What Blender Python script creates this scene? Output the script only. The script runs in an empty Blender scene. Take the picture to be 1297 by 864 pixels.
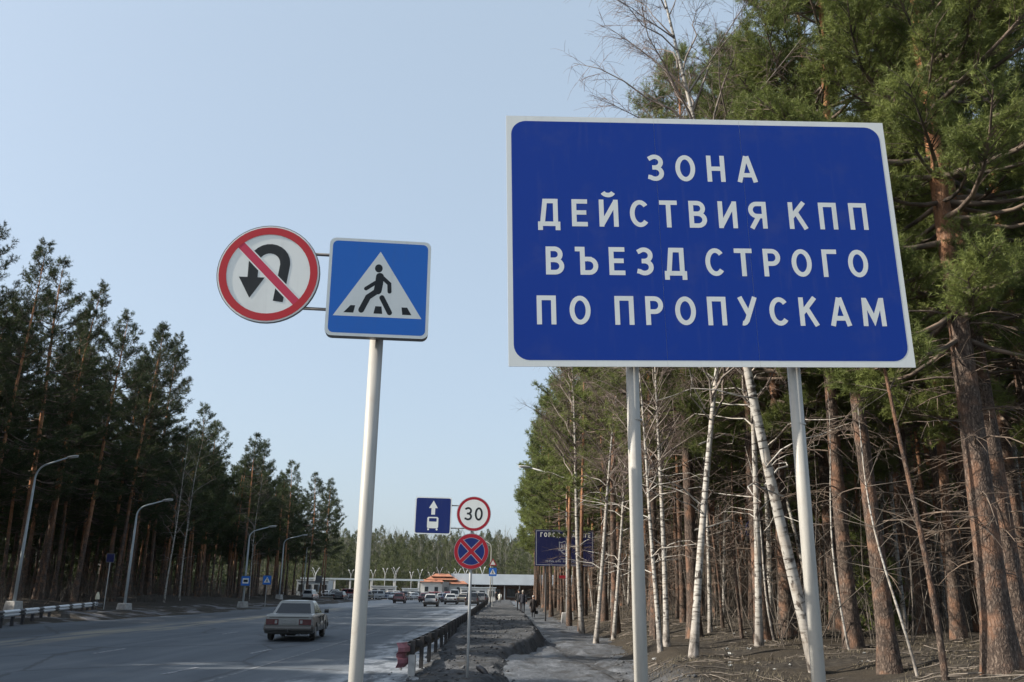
import bpy, bmesh, math, random
import numpy as np
from mathutils import Vector, Matrix

S = bpy.context.scene
COL = S.collection
rad = math.radians

# ------------------------------------------------------------------ camera
CAM_H = 1.95
def make_camera():
    tilt, roll = rad(16.2), rad(0.9)
    F = Vector((0, math.cos(tilt), math.sin(tilt)))
    R0 = Vector((1, 0, 0)); U0 = R0.cross(F)
    R = math.cos(roll) * R0 + math.sin(roll) * U0
    U = -math.sin(roll) * R0 + math.cos(roll) * U0
    cd = bpy.data.cameras.new('camera')
    cam = bpy.data.objects.new('camera', cd); COL.objects.link(cam)
    M = Matrix(((R.x, U.x, -F.x, 0), (R.y, U.y, -F.y, 0), (R.z, U.z, -F.z, CAM_H), (0, 0, 0, 1)))
    cam.matrix_world = M
    cd.sensor_width = 36; cd.lens = 1091.0 / 1297 * 36
    cd.clip_start = 0.1; cd.clip_end = 12000
    S.camera = cam
make_camera()

# ------------------------------------------------------------------ light
SUN_EL = rad(34); SUN_AZ = rad(261.5)          # azimuth clockwise from +Y: the sun stands left, a touch behind
w = bpy.data.worlds.new('World'); S.world = w; w.use_nodes = True
nt = w.node_tree; bg = nt.nodes['Background']
sky = nt.nodes.new('ShaderNodeTexSky'); sky.sky_type = 'NISHITA'; sky.sun_disc = False
sky.sun_elevation = SUN_EL; sky.sun_rotation = SUN_AZ
sky.air_density = 1.0; sky.dust_density = 4.2; sky.ozone_density = 1.6; sky.altitude = 200
veil = nt.nodes.new('ShaderNodeMix'); veil.data_type = 'RGBA'; veil.inputs[0].default_value = .66       # thin even high cloud over the clear sky
veil.inputs[7].default_value = (2.34, 2.84, 3.3, 1); nt.links.new(sky.outputs[0], veil.inputs[6])
nt.links.new(veil.outputs[2], bg.inputs[0]); bg.inputs[1].default_value = 0.15
sd = bpy.data.lights.new('sun', 'SUN'); sd.energy = 4.8; sd.angle = rad(0.5); sd.color = (1.0, 0.91, 0.78)
so = bpy.data.objects.new('sun', sd); COL.objects.link(so)
sdir = Vector((math.sin(SUN_AZ) * math.cos(SUN_EL), math.cos(SUN_AZ) * math.cos(SUN_EL), math.sin(SUN_EL)))
so.rotation_euler = sdir.to_track_quat('Z', 'Y').to_euler()
so.location = (-60, 0, 60)
S.view_settings.view_transform = 'Standard'; S.view_settings.look = 'None'
S.view_settings.gamma = 1; S.view_settings.exposure = 0.7
S.render.engine = 'CYCLES'
S.cycles.max_bounces = 6; S.cycles.diffuse_bounces = 3; S.cycles.glossy_bounces = 2
S.cycles.transmission_bounces = 4; S.cycles.transparent_max_bounces = 8
S.cycles.use_denoising = True

# ------------------------------------------------------------------ helpers
class MB:
    """collects geometry; build() links it as one mesh object"""
    def __init__(s): s.V = []; s.F = []; s.n = 0; s.M = []
    def add(s, V, F, mi=0):
        V = np.asarray(V, float).reshape(-1, 3); o = s.n
        s.V.append(V); s.n += len(V)
        for f in F: s.F.append(tuple(i + o for i in f)); s.M.append(mi)
        return s
    def box(s, c, size, R=None, mi=0):
        x, y, z = [d / 2 for d in size]
        V = np.array([(-x,-y,-z),(x,-y,-z),(x,y,-z),(-x,y,-z),(-x,-y,z),(x,-y,z),(x,y,z),(-x,y,z)])
        if R is not None: V = V @ np.array(R).T
        return s.add(V + np.array(c), [(0,3,2,1),(4,5,6,7),(0,1,5,4),(1,2,6,5),(2,3,7,6),(3,0,4,7)], mi)
    def tube(s, P, r, n=8, cap=True, mi=0, rfun=None):
        P = np.asarray(P, float); k = len(P)
        r = np.full(k, r) if np.isscalar(r) else np.asarray(r, float)
        T = np.gradient(P, axis=0); T /= np.linalg.norm(T, axis=1)[:, None] + 1e-12
        up = np.array([0, 0, 1.0]) if abs(T[0, 2]) < .9 else np.array([0, 1.0, 0])
        A = np.cross(T, up); A /= np.linalg.norm(A, axis=1)[:, None] + 1e-12
        B = np.cross(T, A)
        a = np.arange(n) * 2 * math.pi / n
        rr = r[:, None] * np.ones(n)[None]
        if rfun is not None: rr = rfun(rr, P, a)
        V = P[:, None] + rr[..., None] * (np.cos(a)[None, :, None] * A[:, None] + np.sin(a)[None, :, None] * B[:, None])
        F = [(i*n+j, i*n+(j+1) % n, (i+1)*n+(j+1) % n, (i+1)*n+j) for i in range(k-1) for j in range(n)]
        if cap: F += [tuple(range(n))[::-1], tuple(range((k-1)*n, k*n))]
        return s.add(V.reshape(-1, 3), F, mi)
    def loft(s, rings, cap=True, mi=0):
        k, n = len(rings), len(rings[0])
        F = [(i*n+j, i*n+(j+1) % n, (i+1)*n+(j+1) % n, (i+1)*n+j) for i in range(k-1) for j in range(n)]
        if cap: F += [tuple(range(n))[::-1], tuple(range((k-1)*n, k*n))]
        return s.add(np.array(rings, float).reshape(-1, 3), F, mi)
    def prism(s, poly, y0, y1, mi=0):
        """polygon in x,z extruded along y"""
        n = len(poly)
        V = [(x, y0, z) for x, z in poly] + [(x, y1, z) for x, z in poly]
        F = [tuple(range(n)), tuple(range(n, 2*n))[::-1]] + [(j, j+n, (j+1) % n + n, (j+1) % n) for j in range(n)]
        return s.add(V, F, mi)
    def data(s, name, mats, smooth=False):
        m = bpy.data.meshes.new(name)
        V = np.concatenate(s.V) if s.V else np.zeros((0, 3))
        m.from_pydata(V.tolist(), [], s.F)
        for mt in (mats if isinstance(mats, (list, tuple)) else [mats]): m.materials.append(mt)
        if isinstance(mats, (list, tuple)) and len(mats) > 1: m.polygons.foreach_set('material_index', s.M)
        if smooth: m.polygons.foreach_set('use_smooth', [True] * len(m.polygons))
        m.update(); return m
    def build(s, name, mats, parent=None, smooth=False, loc=None):
        return link(name, s.data(name, mats, smooth), parent, loc)

def link(name, data, parent=None, loc=None):
    o = bpy.data.objects.new(name, data); COL.objects.link(o)
    if parent is not None: o.parent = parent
    if loc is not None: o.location = loc
    return o
def fast_mesh(name, V, F, mat, smooth=False):
    """V (n,3), F (m,k) index array with k constant"""
    V = np.ascontiguousarray(V, np.float32); F = np.ascontiguousarray(F, np.int32)
    m = bpy.data.meshes.new(name); k = F.shape[1]
    m.vertices.add(len(V)); m.vertices.foreach_set('co', V.ravel())
    m.loops.add(F.size); m.loops.foreach_set('vertex_index', F.ravel())
    m.polygons.add(len(F)); m.polygons.foreach_set('loop_start', np.arange(len(F), dtype=np.int32) * k)
    if smooth: m.polygons.foreach_set('use_smooth', np.ones(len(F), bool))
    m.materials.append(mat); m.update(calc_edges=True); m.validate(); return m
def tag(o, label=None, cat=None, group=None, kind=None):
    if label: o['label'] = label
    if cat: o['category'] = cat
    if group: o['group'] = group
    if kind: o['kind'] = kind
    return o
def thing(name, label, cat, loc=(0, 0, 0), rz=0, group=None):
    o = bpy.data.objects.new(name, None); COL.objects.link(o); o.empty_display_size = .2
    o.location = loc; o.rotation_euler = (0, 0, rz)
    return tag(o, label, cat, group)
def dup(root, loc, rot=(0, 0, 0), scale=None, label=None, group=None):
    r = root.copy(); COL.objects.link(r); r.location = loc; r.rotation_euler = rot
    if scale is not None: r.scale = scale if hasattr(scale, '__len__') else (scale,) * 3
    if label: r['label'] = label
    if group: r['group'] = group
    for c in list(root.children):
        d = c.copy(); COL.objects.link(d); d.parent = r
        for g in list(c.children):
            e = g.copy(); COL.objects.link(e); e.parent = d
    return r

# ------------------------------------------------------------------ materials
def mat(name, col, rough=.7, col2=None, scale=4, detail=4, bump=0, bscale=None, metal=0, coord='Object', stretch=None, spec=.5, contrast=(.35, .65), coat=0):
    m = bpy.data.materials.new(name); m.use_nodes = True; t = m.node_tree; N, L = t.nodes, t.links
    p = N['Principled BSDF']; p.inputs['Base Color'].default_value = (*col, 1); p.inputs['Roughness'].default_value = rough
    p.inputs['Metallic'].default_value = metal; p.inputs['Specular IOR Level'].default_value = spec
    if coat: p.inputs['Coat Weight'].default_value = coat; p.inputs['Coat Roughness'].default_value = .08
    if col2 is not None or bump:
        tc = N.new('ShaderNodeTexCoord'); v = tc.outputs[coord]
        if stretch:
            mp = N.new('ShaderNodeMapping'); mp.inputs['Scale'].default_value = stretch; L.new(v, mp.inputs[0]); v = mp.outputs[0]
        if col2 is not None:
            n = N.new('ShaderNodeTexNoise'); n.inputs['Scale'].default_value = scale; n.inputs['Detail'].default_value = detail
            L.new(v, n.inputs['Vector'])
            r = N.new('ShaderNodeValToRGB'); r.color_ramp.elements[0].position, r.color_ramp.elements[1].position = contrast
            r.color_ramp.elements[0].color = (*col, 1); r.color_ramp.elements[1].color = (*col2, 1)
            L.new(n.outputs[0], r.inputs[0]); L.new(r.outputs[0], p.inputs['Base Color'])
        if bump:
            n2 = N.new('ShaderNodeTexNoise'); n2.inputs['Scale'].default_value = bscale or scale * 4; n2.inputs['Detail'].default_value = 6
            L.new(v, n2.inputs['Vector'])
            b = N.new('ShaderNodeBump'); b.inputs['Strength'].default_value = bump; b.inputs['Distance'].default_value = .02
            L.new(n2.outputs[0], b.inputs['Height']); L.new(b.outputs[0], p.inputs['Normal'])
    return m

class NG:
    """small node-graph helper"""
    def __init__(s, name):
        s.m = bpy.data.materials.new(name); s.m.use_nodes = True; s.t = s.m.node_tree; s.N = s.t.nodes; s.L = s.t.links
        s.p = s.N['Principled BSDF']
    def node(s, typ, **kw):
        n = s.N.new(typ)
        for k, v in kw.items(): setattr(n, k, v)
        return n
    def link(s, a, b): s.L.new(a, b)
    def coord(s, which='Object', scale=None):
        o = s.node('ShaderNodeTexCoord').outputs[which]
        if scale:
            mp = s.node('ShaderNodeMapping'); mp.inputs['Scale'].default_value = scale; s.link(o, mp.inputs[0]); o = mp.outputs[0]
        return o
    def noise(s, v, scale, detail=4, rough=.55):
        n = s.node('ShaderNodeTexNoise'); n.inputs['Scale'].default_value = scale; n.inputs['Detail'].default_value = detail
        n.inputs['Roughness'].default_value = rough; s.link(v, n.inputs['Vector']); return n.outputs[0]
    def voronoi(s, v, scale, feature='F1'):
        n = s.node('ShaderNodeTexVoronoi', feature=feature); n.inputs['Scale'].default_value = scale; s.link(v, n.inputs['Vector'])
        return n.outputs['Distance']
    def math(s, op, a, b=None, clamp=False):
        n = s.node('ShaderNodeMath', operation=op, use_clamp=clamp)
        for i, x in enumerate((a, b)):
            if x is None: continue
            if isinstance(x, (int, float)): n.inputs[i].default_value = x
            else: s.link(x, n.inputs[i])
        return n.outputs[0]
    def ramp(s, v, stops):
        r = s.node('ShaderNodeValToRGB'); e = r.color_ramp.elements
        while len(e) < len(stops): e.new(.5)
        for el, (p, c) in zip(e, stops):
            el.position = p; el.color = (*c, 1) if hasattr(c, '__len__') else (c, c, c, 1)
        s.link(v, r.inputs[0]); return r.outputs[0]
    def mix(s, f, a, b, mode='MIX'):
        n = s.node('ShaderNodeMix', data_type='RGBA', blend_type=mode)
        for i, x in ((0, f), (6, a), (7, b)):
            if isinstance(x, (int, float)): n.inputs[i].default_value = x
            elif isinstance(x, tuple): n.inputs[i].default_value = (*x, 1)
            else: s.link(x, n.inputs[i])
        return n.outputs[2]
    def sep(s, v):
        n = s.node('ShaderNodeSeparateXYZ'); s.link(v, n.inputs[0]); return n.outputs
    def bump(s, h, strength=.5, dist=.02):
        b = s.node('ShaderNodeBump'); b.inputs['Strength'].default_value = strength; b.inputs['Distance'].default_value = dist
        s.link(h, b.inputs['Height']); s.link(b.outputs[0], s.p.inputs['Normal'])
    def smooth(s, v, a, b):
        n = s.node('ShaderNodeMapRange', interpolation_type='SMOOTHSTEP'); s.link(v, n.inputs[0])
        n.inputs[1].default_value, n.inputs[2].default_value = a, b; return n.outputs[0]

def mat_foliage(name, dark, light, sc=1.3):
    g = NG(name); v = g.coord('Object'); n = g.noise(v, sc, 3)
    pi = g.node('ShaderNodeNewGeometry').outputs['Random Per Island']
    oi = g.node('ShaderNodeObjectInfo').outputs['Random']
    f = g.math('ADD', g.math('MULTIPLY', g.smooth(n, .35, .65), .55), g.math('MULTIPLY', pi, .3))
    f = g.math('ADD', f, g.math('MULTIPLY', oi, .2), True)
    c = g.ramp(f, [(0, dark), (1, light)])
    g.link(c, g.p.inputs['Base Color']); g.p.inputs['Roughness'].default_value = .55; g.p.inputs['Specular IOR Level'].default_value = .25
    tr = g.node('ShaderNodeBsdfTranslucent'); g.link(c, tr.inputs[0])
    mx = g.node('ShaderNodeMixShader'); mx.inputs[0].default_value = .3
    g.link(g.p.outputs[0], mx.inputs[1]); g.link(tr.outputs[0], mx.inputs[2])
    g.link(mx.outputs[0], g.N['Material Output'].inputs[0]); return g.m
def mat_pine_bark(name, zmid=6.0):
    g = NG(name); v = g.coord('Object'); st = g.coord('Object', (1, 1, .32))
    z = g.sep(v)[2]
    n = g.noise(v, 1.1, 3); zz = g.math('ADD', z, g.math('MULTIPLY', g.math('SUBTRACT', n, .5), 5.5))
    f = g.smooth(zz, zmid - 2.5, zmid + 2.5)
    wv = g.node('ShaderNodeVectorMath', operation='ADD'); nz = g.node('ShaderNodeTexNoise'); nz.inputs['Scale'].default_value = 7; nz.inputs['Detail'].default_value = 4; g.link(v, nz.inputs['Vector'])
    sc_ = g.node('ShaderNodeVectorMath', operation='SCALE'); sc_.inputs['Scale'].default_value = .13; g.link(nz.outputs['Color'], sc_.inputs[0]); g.link(st, wv.inputs[0]); g.link(sc_.outputs[0], wv.inputs[1])
    plates = g.voronoi(wv.outputs[0], 21, 'DISTANCE_TO_EDGE'); pn = g.noise(st, 26, 6, .65); pb = g.noise(v, 2.4, 4)
    low = g.ramp(g.math('ADD', g.math('MULTIPLY', plates, .9), g.math('MULTIPLY', g.math('SUBTRACT', pn, .35), .9)), [(.02, (.028, .022, .02)), (.25, (.08, .06, .049)), (.62, (.21, .165, .135))])
    low = g.mix(g.math('MULTIPLY', g.smooth(pb, .46, .66), .6), low, (.25, .135, .085))
    hi = g.ramp(g.noise(st, 14, 6), [(.3, (.15, .07, .04)), (.55, (.44, .21, .105)), (.75, (.54, .32, .19))])
    g.link(g.mix(f, low, hi), g.p.inputs['Base Color']); g.p.inputs['Roughness'].default_value = .85; g.p.inputs['Specular IOR Level'].default_value = .2
    h = g.math('ADD', g.math('MINIMUM', plates, .25), g.math('MULTIPLY', pn, .25))
    g.bump(h, .8, .035); return g.m
def mat_birch_bark(name):
    g = NG(name); v = g.coord('Object'); st = g.coord('Object', (5, 5, 26)); z = g.sep(v)[2]
    n = g.noise(st, .55, 4); n2 = g.noise(g.coord('Object', (1, 1, .6)), 2.2, 3); n3 = g.noise(g.coord('Object', (2.6, 2.6, 1.6)), 2.6, 4)
    c = g.ramp(n, [(.36, (.06, .05, .045)), (.47, (.4, .385, .355)), (.8, (.52, .505, .47))])
    c = g.mix(g.smooth(n3, .56, .64), c, (.07, .06, .055))
    c = g.mix(g.math('MULTIPLY', g.smooth(n2, .5, .62), .5), c, (.4, .34, .28))
    low = g.ramp(n3, [(.38, (.06, .05, .045)), (.6, (.36, .33, .3))])
    f = g.smooth(g.math('ADD', z, g.math('MULTIPLY', n2, 1.2)), .5, 2.0)
    c = g.mix(f, low, c)
    g.link(c, g.p.inputs['Base Color']); g.p.inputs['Roughness'].default_value = .65; g.p.inputs['Specular IOR Level'].default_value = .25; g.bump(n3, .4); return g.m
def mat_ground(name):
    g = NG(name); v = g.coord('Object'); n = g.noise(v, .55, 5); n2 = g.noise(v, 6, 6, .65); n3 = g.noise(v, 38, 4)
    x, y, _ = g.sep(v)
    soil = g.ramp(n2, [(.3, (.02, .018, .016)), (.5, (.043, .038, .033)), (.72, (.085, .076, .063))])
    needle = g.ramp(n3, [(.35, (.025, .021, .017)), (.68, (.075, .063, .048))])
    c = g.mix(g.smooth(n, .4, .62), soil, needle)
    # dirty grainy old snow on the strip between road and path
    dirt = g.ramp(n2, [(.28, (.026, .028, .031)), (.5, (.06, .064, .07)), (.75, (.12, .126, .136))])
    dirt = g.mix(g.math('MULTIPLY', g.smooth(g.noise(g.coord('Object', (1, .5, 1)), 1.1, 5), .5, .64), .8), dirt, (.115, .119, .128))
    dirt = g.mix(g.math('MULTIPLY', g.smooth(g.noise(v, 2.6, 5), .52, .7), .8), dirt, (.06, .054, .046))
    m = g.math('MULTIPLY', g.smooth(x, -3.2, -2.9), g.math('SUBTRACT', 1, g.smooth(g.math('ADD', x, g.math('MULTIPLY', n2, 1.6)), 3.6, 5.0)))
    c = g.mix(m, c, dirt)
    ml = g.math('SUBTRACT', 1, g.smooth(x, -31, -27))
    c = g.mix(g.math('MULTIPLY', ml, .6), c, (.03, .026, .022))
    # grubby snow berms along the left verge
    bm = g.math('MULTIPLY', g.smooth(n, .5, .6), g.math('MULTIPLY', g.smooth(x, -31, -29.5), g.math('SUBTRACT', 1, g.smooth(x, -24, -23))))
    c = g.mix(bm, c, (.15, .15, .16))
    g.link(c, g.p.inputs['Base Color']); g.p.inputs['Roughness'].default_value = .93; g.p.inputs['Specular IOR Level'].default_value = .15
    g.bump(g.math('ADD', n2, g.math('MULTIPLY', n3, .35)), .8, .07); return g.m
def mat_road(name):
    g = NG(name); v = g.coord('Object'); x, y, _ = g.sep(v)
    ls = g.coord('Object', (1, .06, 1)); tr = g.noise(ls, 1.3, 4); n = g.noise(v, .35, 4); fine = g.noise(v, 60, 3)
    sv = g.voronoi(v, 7, 'DISTANCE_TO_EDGE')
    base = g.ramp(tr, [(.3, (.055, .068, .086)), (.5, (.073, .089, .109)), (.72, (.1, .118, .14))])
    base = g.mix(g.math('MULTIPLY', g.smooth(n, .45, .7), .45), base, (.12, .134, .15))
    base = g.mix(g.math('MULTIPLY', g.smooth(fine, .4, .75), .2), base, (.16, .17, .182))
    # repaired strips with darker tar
    ck = g.voronoi(g.coord('Object', (1, .5, 1)), .22, 'DISTANCE_TO_EDGE')
    ckn = g.math('ADD', ck, g.math('MULTIPLY', g.math('SUBTRACT', g.noise(v, 1.5, 4), .5), .05))
    base = g.mix(g.math('SUBTRACT', .5, g.math('MULTIPLY', g.smooth(ckn, .006, .018), .5)), base, (.025, .025, .027))
    # sand and dried salt left between the carriageways
    xs = g.math('ADD', x, g.math('MULTIPLY', g.math('SUBTRACT', g.noise(g.coord('Object', (1, .12, 1)), .5, 5), .5), 4.5))
    sand = g.math('MULTIPLY', g.smooth(xs, -18.6, -17.4), g.math('SUBTRACT', 1, g.smooth(xs, -16.6, -15.6)))
    sand = g.math('MULTIPLY', sand, g.smooth(g.noise(g.coord('Object', (1.3, .1, 1)), 1.6, 5), .38, .6))
    base = g.mix(sand, base, (.22, .2, .16))
    wet = g.math('MULTIPLY', g.smooth(xs, -24, -20), g.math('SUBTRACT', 1, g.smooth(xs, -19.5, -18.3)))
    base = g.mix(g.math('MULTIPLY', wet, .55), base, (.034, .036, .04))
    base = g.mix(g.math('SUBTRACT', 1, g.smooth(xs, -25, -22.6)), base, (.045, .042, .04))
    # ice and salt crust along the guard rail and in long patches
    xe = g.math('ADD', x, g.math('MULTIPLY', g.math('SUBTRACT', g.noise(g.coord('Object', (1, .22, 1)), .45, 6, .6), .5), 5.0))
    ice = g.math('MULTIPLY', g.smooth(xe, -5.1, -3.9), g.smooth(g.noise(g.coord('Object', (1, .35, 1)), 1.4, 6, .65), .4, .56))
    far = g.math('MULTIPLY', g.smooth(y, 62, 72), g.math('MULTIPLY', g.smooth(g.math('ADD', xe, g.math('MULTIPLY', y, -.02)), -10, -8), g.smooth(g.noise(g.coord('Object', (1, .12, 1)), .5, 5), .43, .54)))
    farl = g.math('MULTIPLY', g.smooth(y, 85, 105), g.math('MULTIPLY', g.math('SUBTRACT', 1, g.smooth(xe, -17, -14)), .7))
    ice = g.math('MAXIMUM', g.math('MAXIMUM', ice, far), farl, True)
    icec = g.ramp(g.noise(v, 5, 6), [(.3, (.11, .12, .135)), (.7, (.32, .34, .37))])
    base = g.mix(ice, base, icec)
    g.link(base, g.p.inputs['Base Color'])
    g.link(g.math('SUBTRACT', .8, g.math('MULTIPLY', ice, .3)), g.p.inputs['Roughness']); g.p.inputs['Specular IOR Level'].default_value = .35
    g.bump(g.math('ADD', fine, g.noise(v, 9, 5)), .35, .012); return g.m
def mat_ice_path(name):
    g = NG(name); v = g.coord('Object'); n = g.noise(v, 1.2, 5); n2 = g.noise(v, 9, 6, .65); ls = g.coord('Object', (1, .15, 1)); tr = g.noise(ls, 2.2, 4)
    c = g.ramp(n2, [(.28, (.04, .043, .048)), (.5, (.088, .095, .106)), (.75, (.2, .212, .235))])
    c = g.mix(g.math('MULTIPLY', g.smooth(tr, .5, .68), .75), c, (.07, .072, .076))
    c = g.mix(g.math('MULTIPLY', g.smooth(n, .5, .62), .8), c, (.042, .04, .038))
    x, y, _ = g.sep(v); rc = g.math('ADD', 2.95, g.math('MULTIPLY', g.math('SUBTRACT', y, 20), -.075)); wob = g.math('MULTIPLY', g.math('SUBTRACT', g.noise(v, .8, 3), .5), 1.1)
    dr = g.math('ABSOLUTE', g.math('ADD', g.math('SUBTRACT', x, rc), wob))
    rut = g.math('MULTIPLY', g.math('SUBTRACT', 1, g.smooth(dr, .1, .42)), g.math('SUBTRACT', 1, g.smooth(y, 30, 44)))
    c = g.mix(g.math('MULTIPLY', rut, .85), c, (.035, .031, .028))
    lt = g.math('MULTIPLY', g.smooth(g.noise(g.coord('Object', (1, .4, 1)), 1.9, 5), .54, .66), .75)
    c = g.mix(g.math('MULTIPLY', lt, .7), c, (.2, .212, .235))
    c = g.mix(g.math('MULTIPLY', g.smooth(g.noise(v, 22, 5, .7), .5, .7), .6), c, (.05, .048, .046))
    g.link(c, g.p.inputs['Base Color']); g.link(g.math('ADD', .3, g.math('MULTIPLY', n2, .45)), g.p.inputs['Roughness'])
    g.bump(g.math('ADD', n2, n), .9, .06); return g.m
def mat_sign(name, col, dirt=.25, rough=.45):
    g = NG(name); v = g.coord('Object'); n = g.noise(v, 3, 6, .6); st = g.noise(g.coord('Object', (9, 9, .9)), 2, 4)
    d = tuple(c * .72 + .05 for c in col)
    c = g.mix(g.math('MULTIPLY', g.smooth(n, .5, .75), dirt), col, d)
    c = g.mix(g.math('MULTIPLY', g.smooth(st, .55, .75), dirt * .8), c, d)
    g.p.inputs['Specular IOR Level'].default_value = .25; g.link(c, g.p.inputs['Base Color']); g.link(g.math('ADD', rough, g.math('MULTIPLY', n, .2)), g.p.inputs['Roughness']); return g.m
def mat_galv(name, col=(.62, .62, .6), rough=.5, metal=0.0):
    g = NG(name); v = g.coord('Object'); n = g.noise(g.coord('Object', (6, 6, .8)), 2.5, 5); n2 = g.noise(v, 9, 5)
    c = g.mix(g.math('MULTIPLY', g.smooth(n, .45, .7), .4), col, tuple(c * .62 for c in col))
    c = g.mix(g.math('MULTIPLY', g.smooth(n2, .6, .75), .35), c, (.3, .26, .22))
    g.link(c, g.p.inputs['Base Color']); g.p.inputs['Roughness'].default_value = rough; g.p.inputs['Metallic'].default_value = metal; g.bump(n2, .08); return g.m

M = {}
M['needles_near'] = mat_foliage('pine_needles', (.05, .074, .022), (.235, .275, .08))
M['needles_shaded'] = mat_foliage('shaded_pine_needles', (.017, .028, .011), (.066, .09, .03))  # pine needle colour darkened to paint in the shade of the left forest
M['needles_far'] = mat_foliage('far_pine_needles', (.045, .06, .026), (.13, .15, .062), .35)
M['pine_bark'] = mat_pine_bark('pine_bark', 8.5)
M['pine_bark_orange'] = mat_pine_bark('orange_pine_bark', 6.0)
M['grey_wood'] = mat('grey_birch_wood', (.1, .1, .075), .9, (.2, .195, .15), .05)
M['dead_wood'] = mat('dead_wood', (.045, .038, .033), .85, (.21, .18, .152), 2.2)
M['limb'] = mat('pine_limb', (.045, .036, .03), .85, (.2, .15, .115), 2)
M['birch_bark'] = mat_birch_bark('birch_bark')
M['birch_twig'] = mat('birch_twig', (.11, .078, .068), .7, (.2, .15, .13), 2)
M['birch_limb'] = mat('birch_limb', (.27, .235, .205), .7, (.11, .085, .072), 2.2)
M['brush'] = mat('brush', (.035, .029, .024), .9, (.14, .12, .1), 1.2)
M['ground'] = mat_ground('ground'); M['road'] = mat_road('asphalt'); M['ice'] = mat_ice_path('trodden_ice')
M['paint'] = mat('road_paint', (.3, .31, .33), .8, (.085, .098, .115), 6, contrast=(.44, .6))
M['blue'] = mat_sign('sign_blue', (.004, .042, .31), .35); M['blue_light'] = mat_sign('sign_blue_light', (.03, .17, .6), .2)
M['blue_navy'] = mat_sign('sign_navy', (.01, .026, .15), .25); M['blue_city'] = mat_sign('billboard_navy', (.012, .016, .085), .3)
M['white'] = mat_sign('sign_white', (.8, .82, .79), .4); M['red'] = mat_sign('sign_red', (.5, .035, .045), .25)
M['red_dark'] = mat_sign('sign_dark_red', (.36, .015, .03), .25); M['red_slash'] = mat_sign('sign_slash_red', (.56, .05, .1), .2)
M['black'] = mat_sign('sign_black', (.022, .026, .03), .2)
M['grey_print'] = mat_sign('grey_print', (.36, .38, .44), .3)
M['galv'] = mat_galv('galvanised', (.42, .43, .43)); M['pole_white'] = mat_galv('painted_pole', (.4, .39, .36)); M['steel_dark'] = mat_galv('dark_steel', (.1, .1, .105))
M['plate_back'] = mat_galv('plate_back', (.12, .125, .13)); M['pole_blue'] = mat_galv('pole_blue_grey', (.42, .47, .5))
M['rail_dark'] = mat_galv('grimy_rail', (.03, .027, .027)); M['rail_pink'] = mat_galv('faded_red_rail', (.27, .105, .125)); M['rail_white'] = mat_galv('white_rail', (.7, .72, .75)); M['rail_black'] = mat_galv('black_rail', (.03, .03, .035))
M['concrete'] = mat('concrete', (.3, .3, .29), .9, (.42, .41, .4), 5, bump=.4)

M['worn_paint'] = mat('worn_road_paint', (.19, .2, .215), .8, (.078, .09, .106), 3.5, contrast=(.42, .6))

# ------------------------------------------------------------------ terrain
def interp(Y, ys, xs): return np.interp(Y, ys, xs)
def vnoise(x, y, s, seed=0):
    """smooth value noise"""
    x = np.asarray(x, float) / s + 31.7 * seed; y = np.asarray(y, float) / s - 17.3 * seed
    xi, yi = np.floor(x), np.floor(y); fx, fy = x - xi, y - yi
    fx = fx * fx * (3 - 2 * fx); fy = fy * fy * (3 - 2 * fy)
    def h(a, b):
        t = np.sin(a * 127.1 + b * 311.7 + seed * 74.7) * 43758.5453
        return t - np.floor(t)
    return (h(xi, yi) * (1 - fx) + h(xi + 1, yi) * fx) * (1 - fy) + (h(xi, yi + 1) * (1 - fx) + h(xi + 1, yi + 1) * fx) * fy - .5
def sstep(a, b, x):
    t = np.clip((x - a) / (b - a), 0, 1); return t * t * (3 - 2 * t)
PL_Y = [0, 18, 21, 27, 30, 34, 40, 60, 90, 150, 175]; PL_X = [-1.6, -.6, -.1, .05, .55, 1.35, 1.5, 1.45, 1.3, .9, .7]
PR_Y = [0, 18, 21, 26, 32, 40, 50, 70, 90, 150, 175]; PR_X = [1.9, 2.6, 3.0, 3.5, 4.0, 4.05, 3.9, 3.2, 2.9, 2.6, 2.6]
RAIL_Y = [21.9, 30, 48, 88, 141]; RAIL_X = [-2.42, -2.32, -2.36, -2.75, -3.3]
def terrain(x, y):
    x = np.asarray(x, float); y = np.asarray(y, float)
    pl = interp(y, PL_Y, PL_X) + .35 * vnoise(x * 0, y, 1.6, 3); pr = interp(y, PR_Y, PR_X) + .5 * vnoise(x * 0, y, 2.2, 5)
    re = interp(y, RAIL_Y, RAIL_X) - .25 + .55 * vnoise(x * 0, y, 1.3, 4) + .6 * vnoise(x * 0, y, 4, 7)
    n = .22 * vnoise(x, y, 3.2, 1) + .11 * vnoise(x, y, 1.1, 2) + .07 * vnoise(x, y, .45, 6)
    z = np.full(np.broadcast(x, y).shape, -.06)
    vh = (.16 + .34 * sstep(25, 33, y)) * (1 - .75 * sstep(55, 120, y))          # strip between road and path
    verge = sstep(re, re + .8, x) * (1 - sstep(pl - .35, pl + .12, x))
    z = z + verge * (vh + .8 * n)
    bank = sstep(pr - .1, pr + 1.3, x) * (.42 + n) + sstep(5, 9.5, x) * (.42 + .6 * vnoise(x, y, 7, 8)) + sstep(10, 60, x) * .6
    z = z + bank * (1 - .8 * sstep(140, 180, y))
    ln = .5 * vnoise(x, y, 5, 9) + .25 * vnoise(x, y, 1.7, 10)
    left = sstep(-22.4 + 3.0 * vnoise(x * 0, y, 9, 11), -25.5, x) * (.2 + ln) + sstep(-29, -36, x) * (.5 + .6 * vnoise(x, y, 7, 12))
    z = z + left * (1 - .8 * sstep(150, 190, y))
    hill = sstep(265, 420, y) * 13 + sstep(400, 900, y) * 24
    return z + hill * (1 + .3 * vnoise(x, y, 90, 13))
def axis(parts):
    out = []
    for a, b, d in parts: out.append(np.arange(a, b, d))
    out.append([parts[-1][1]]); return np.concatenate(out)
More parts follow.
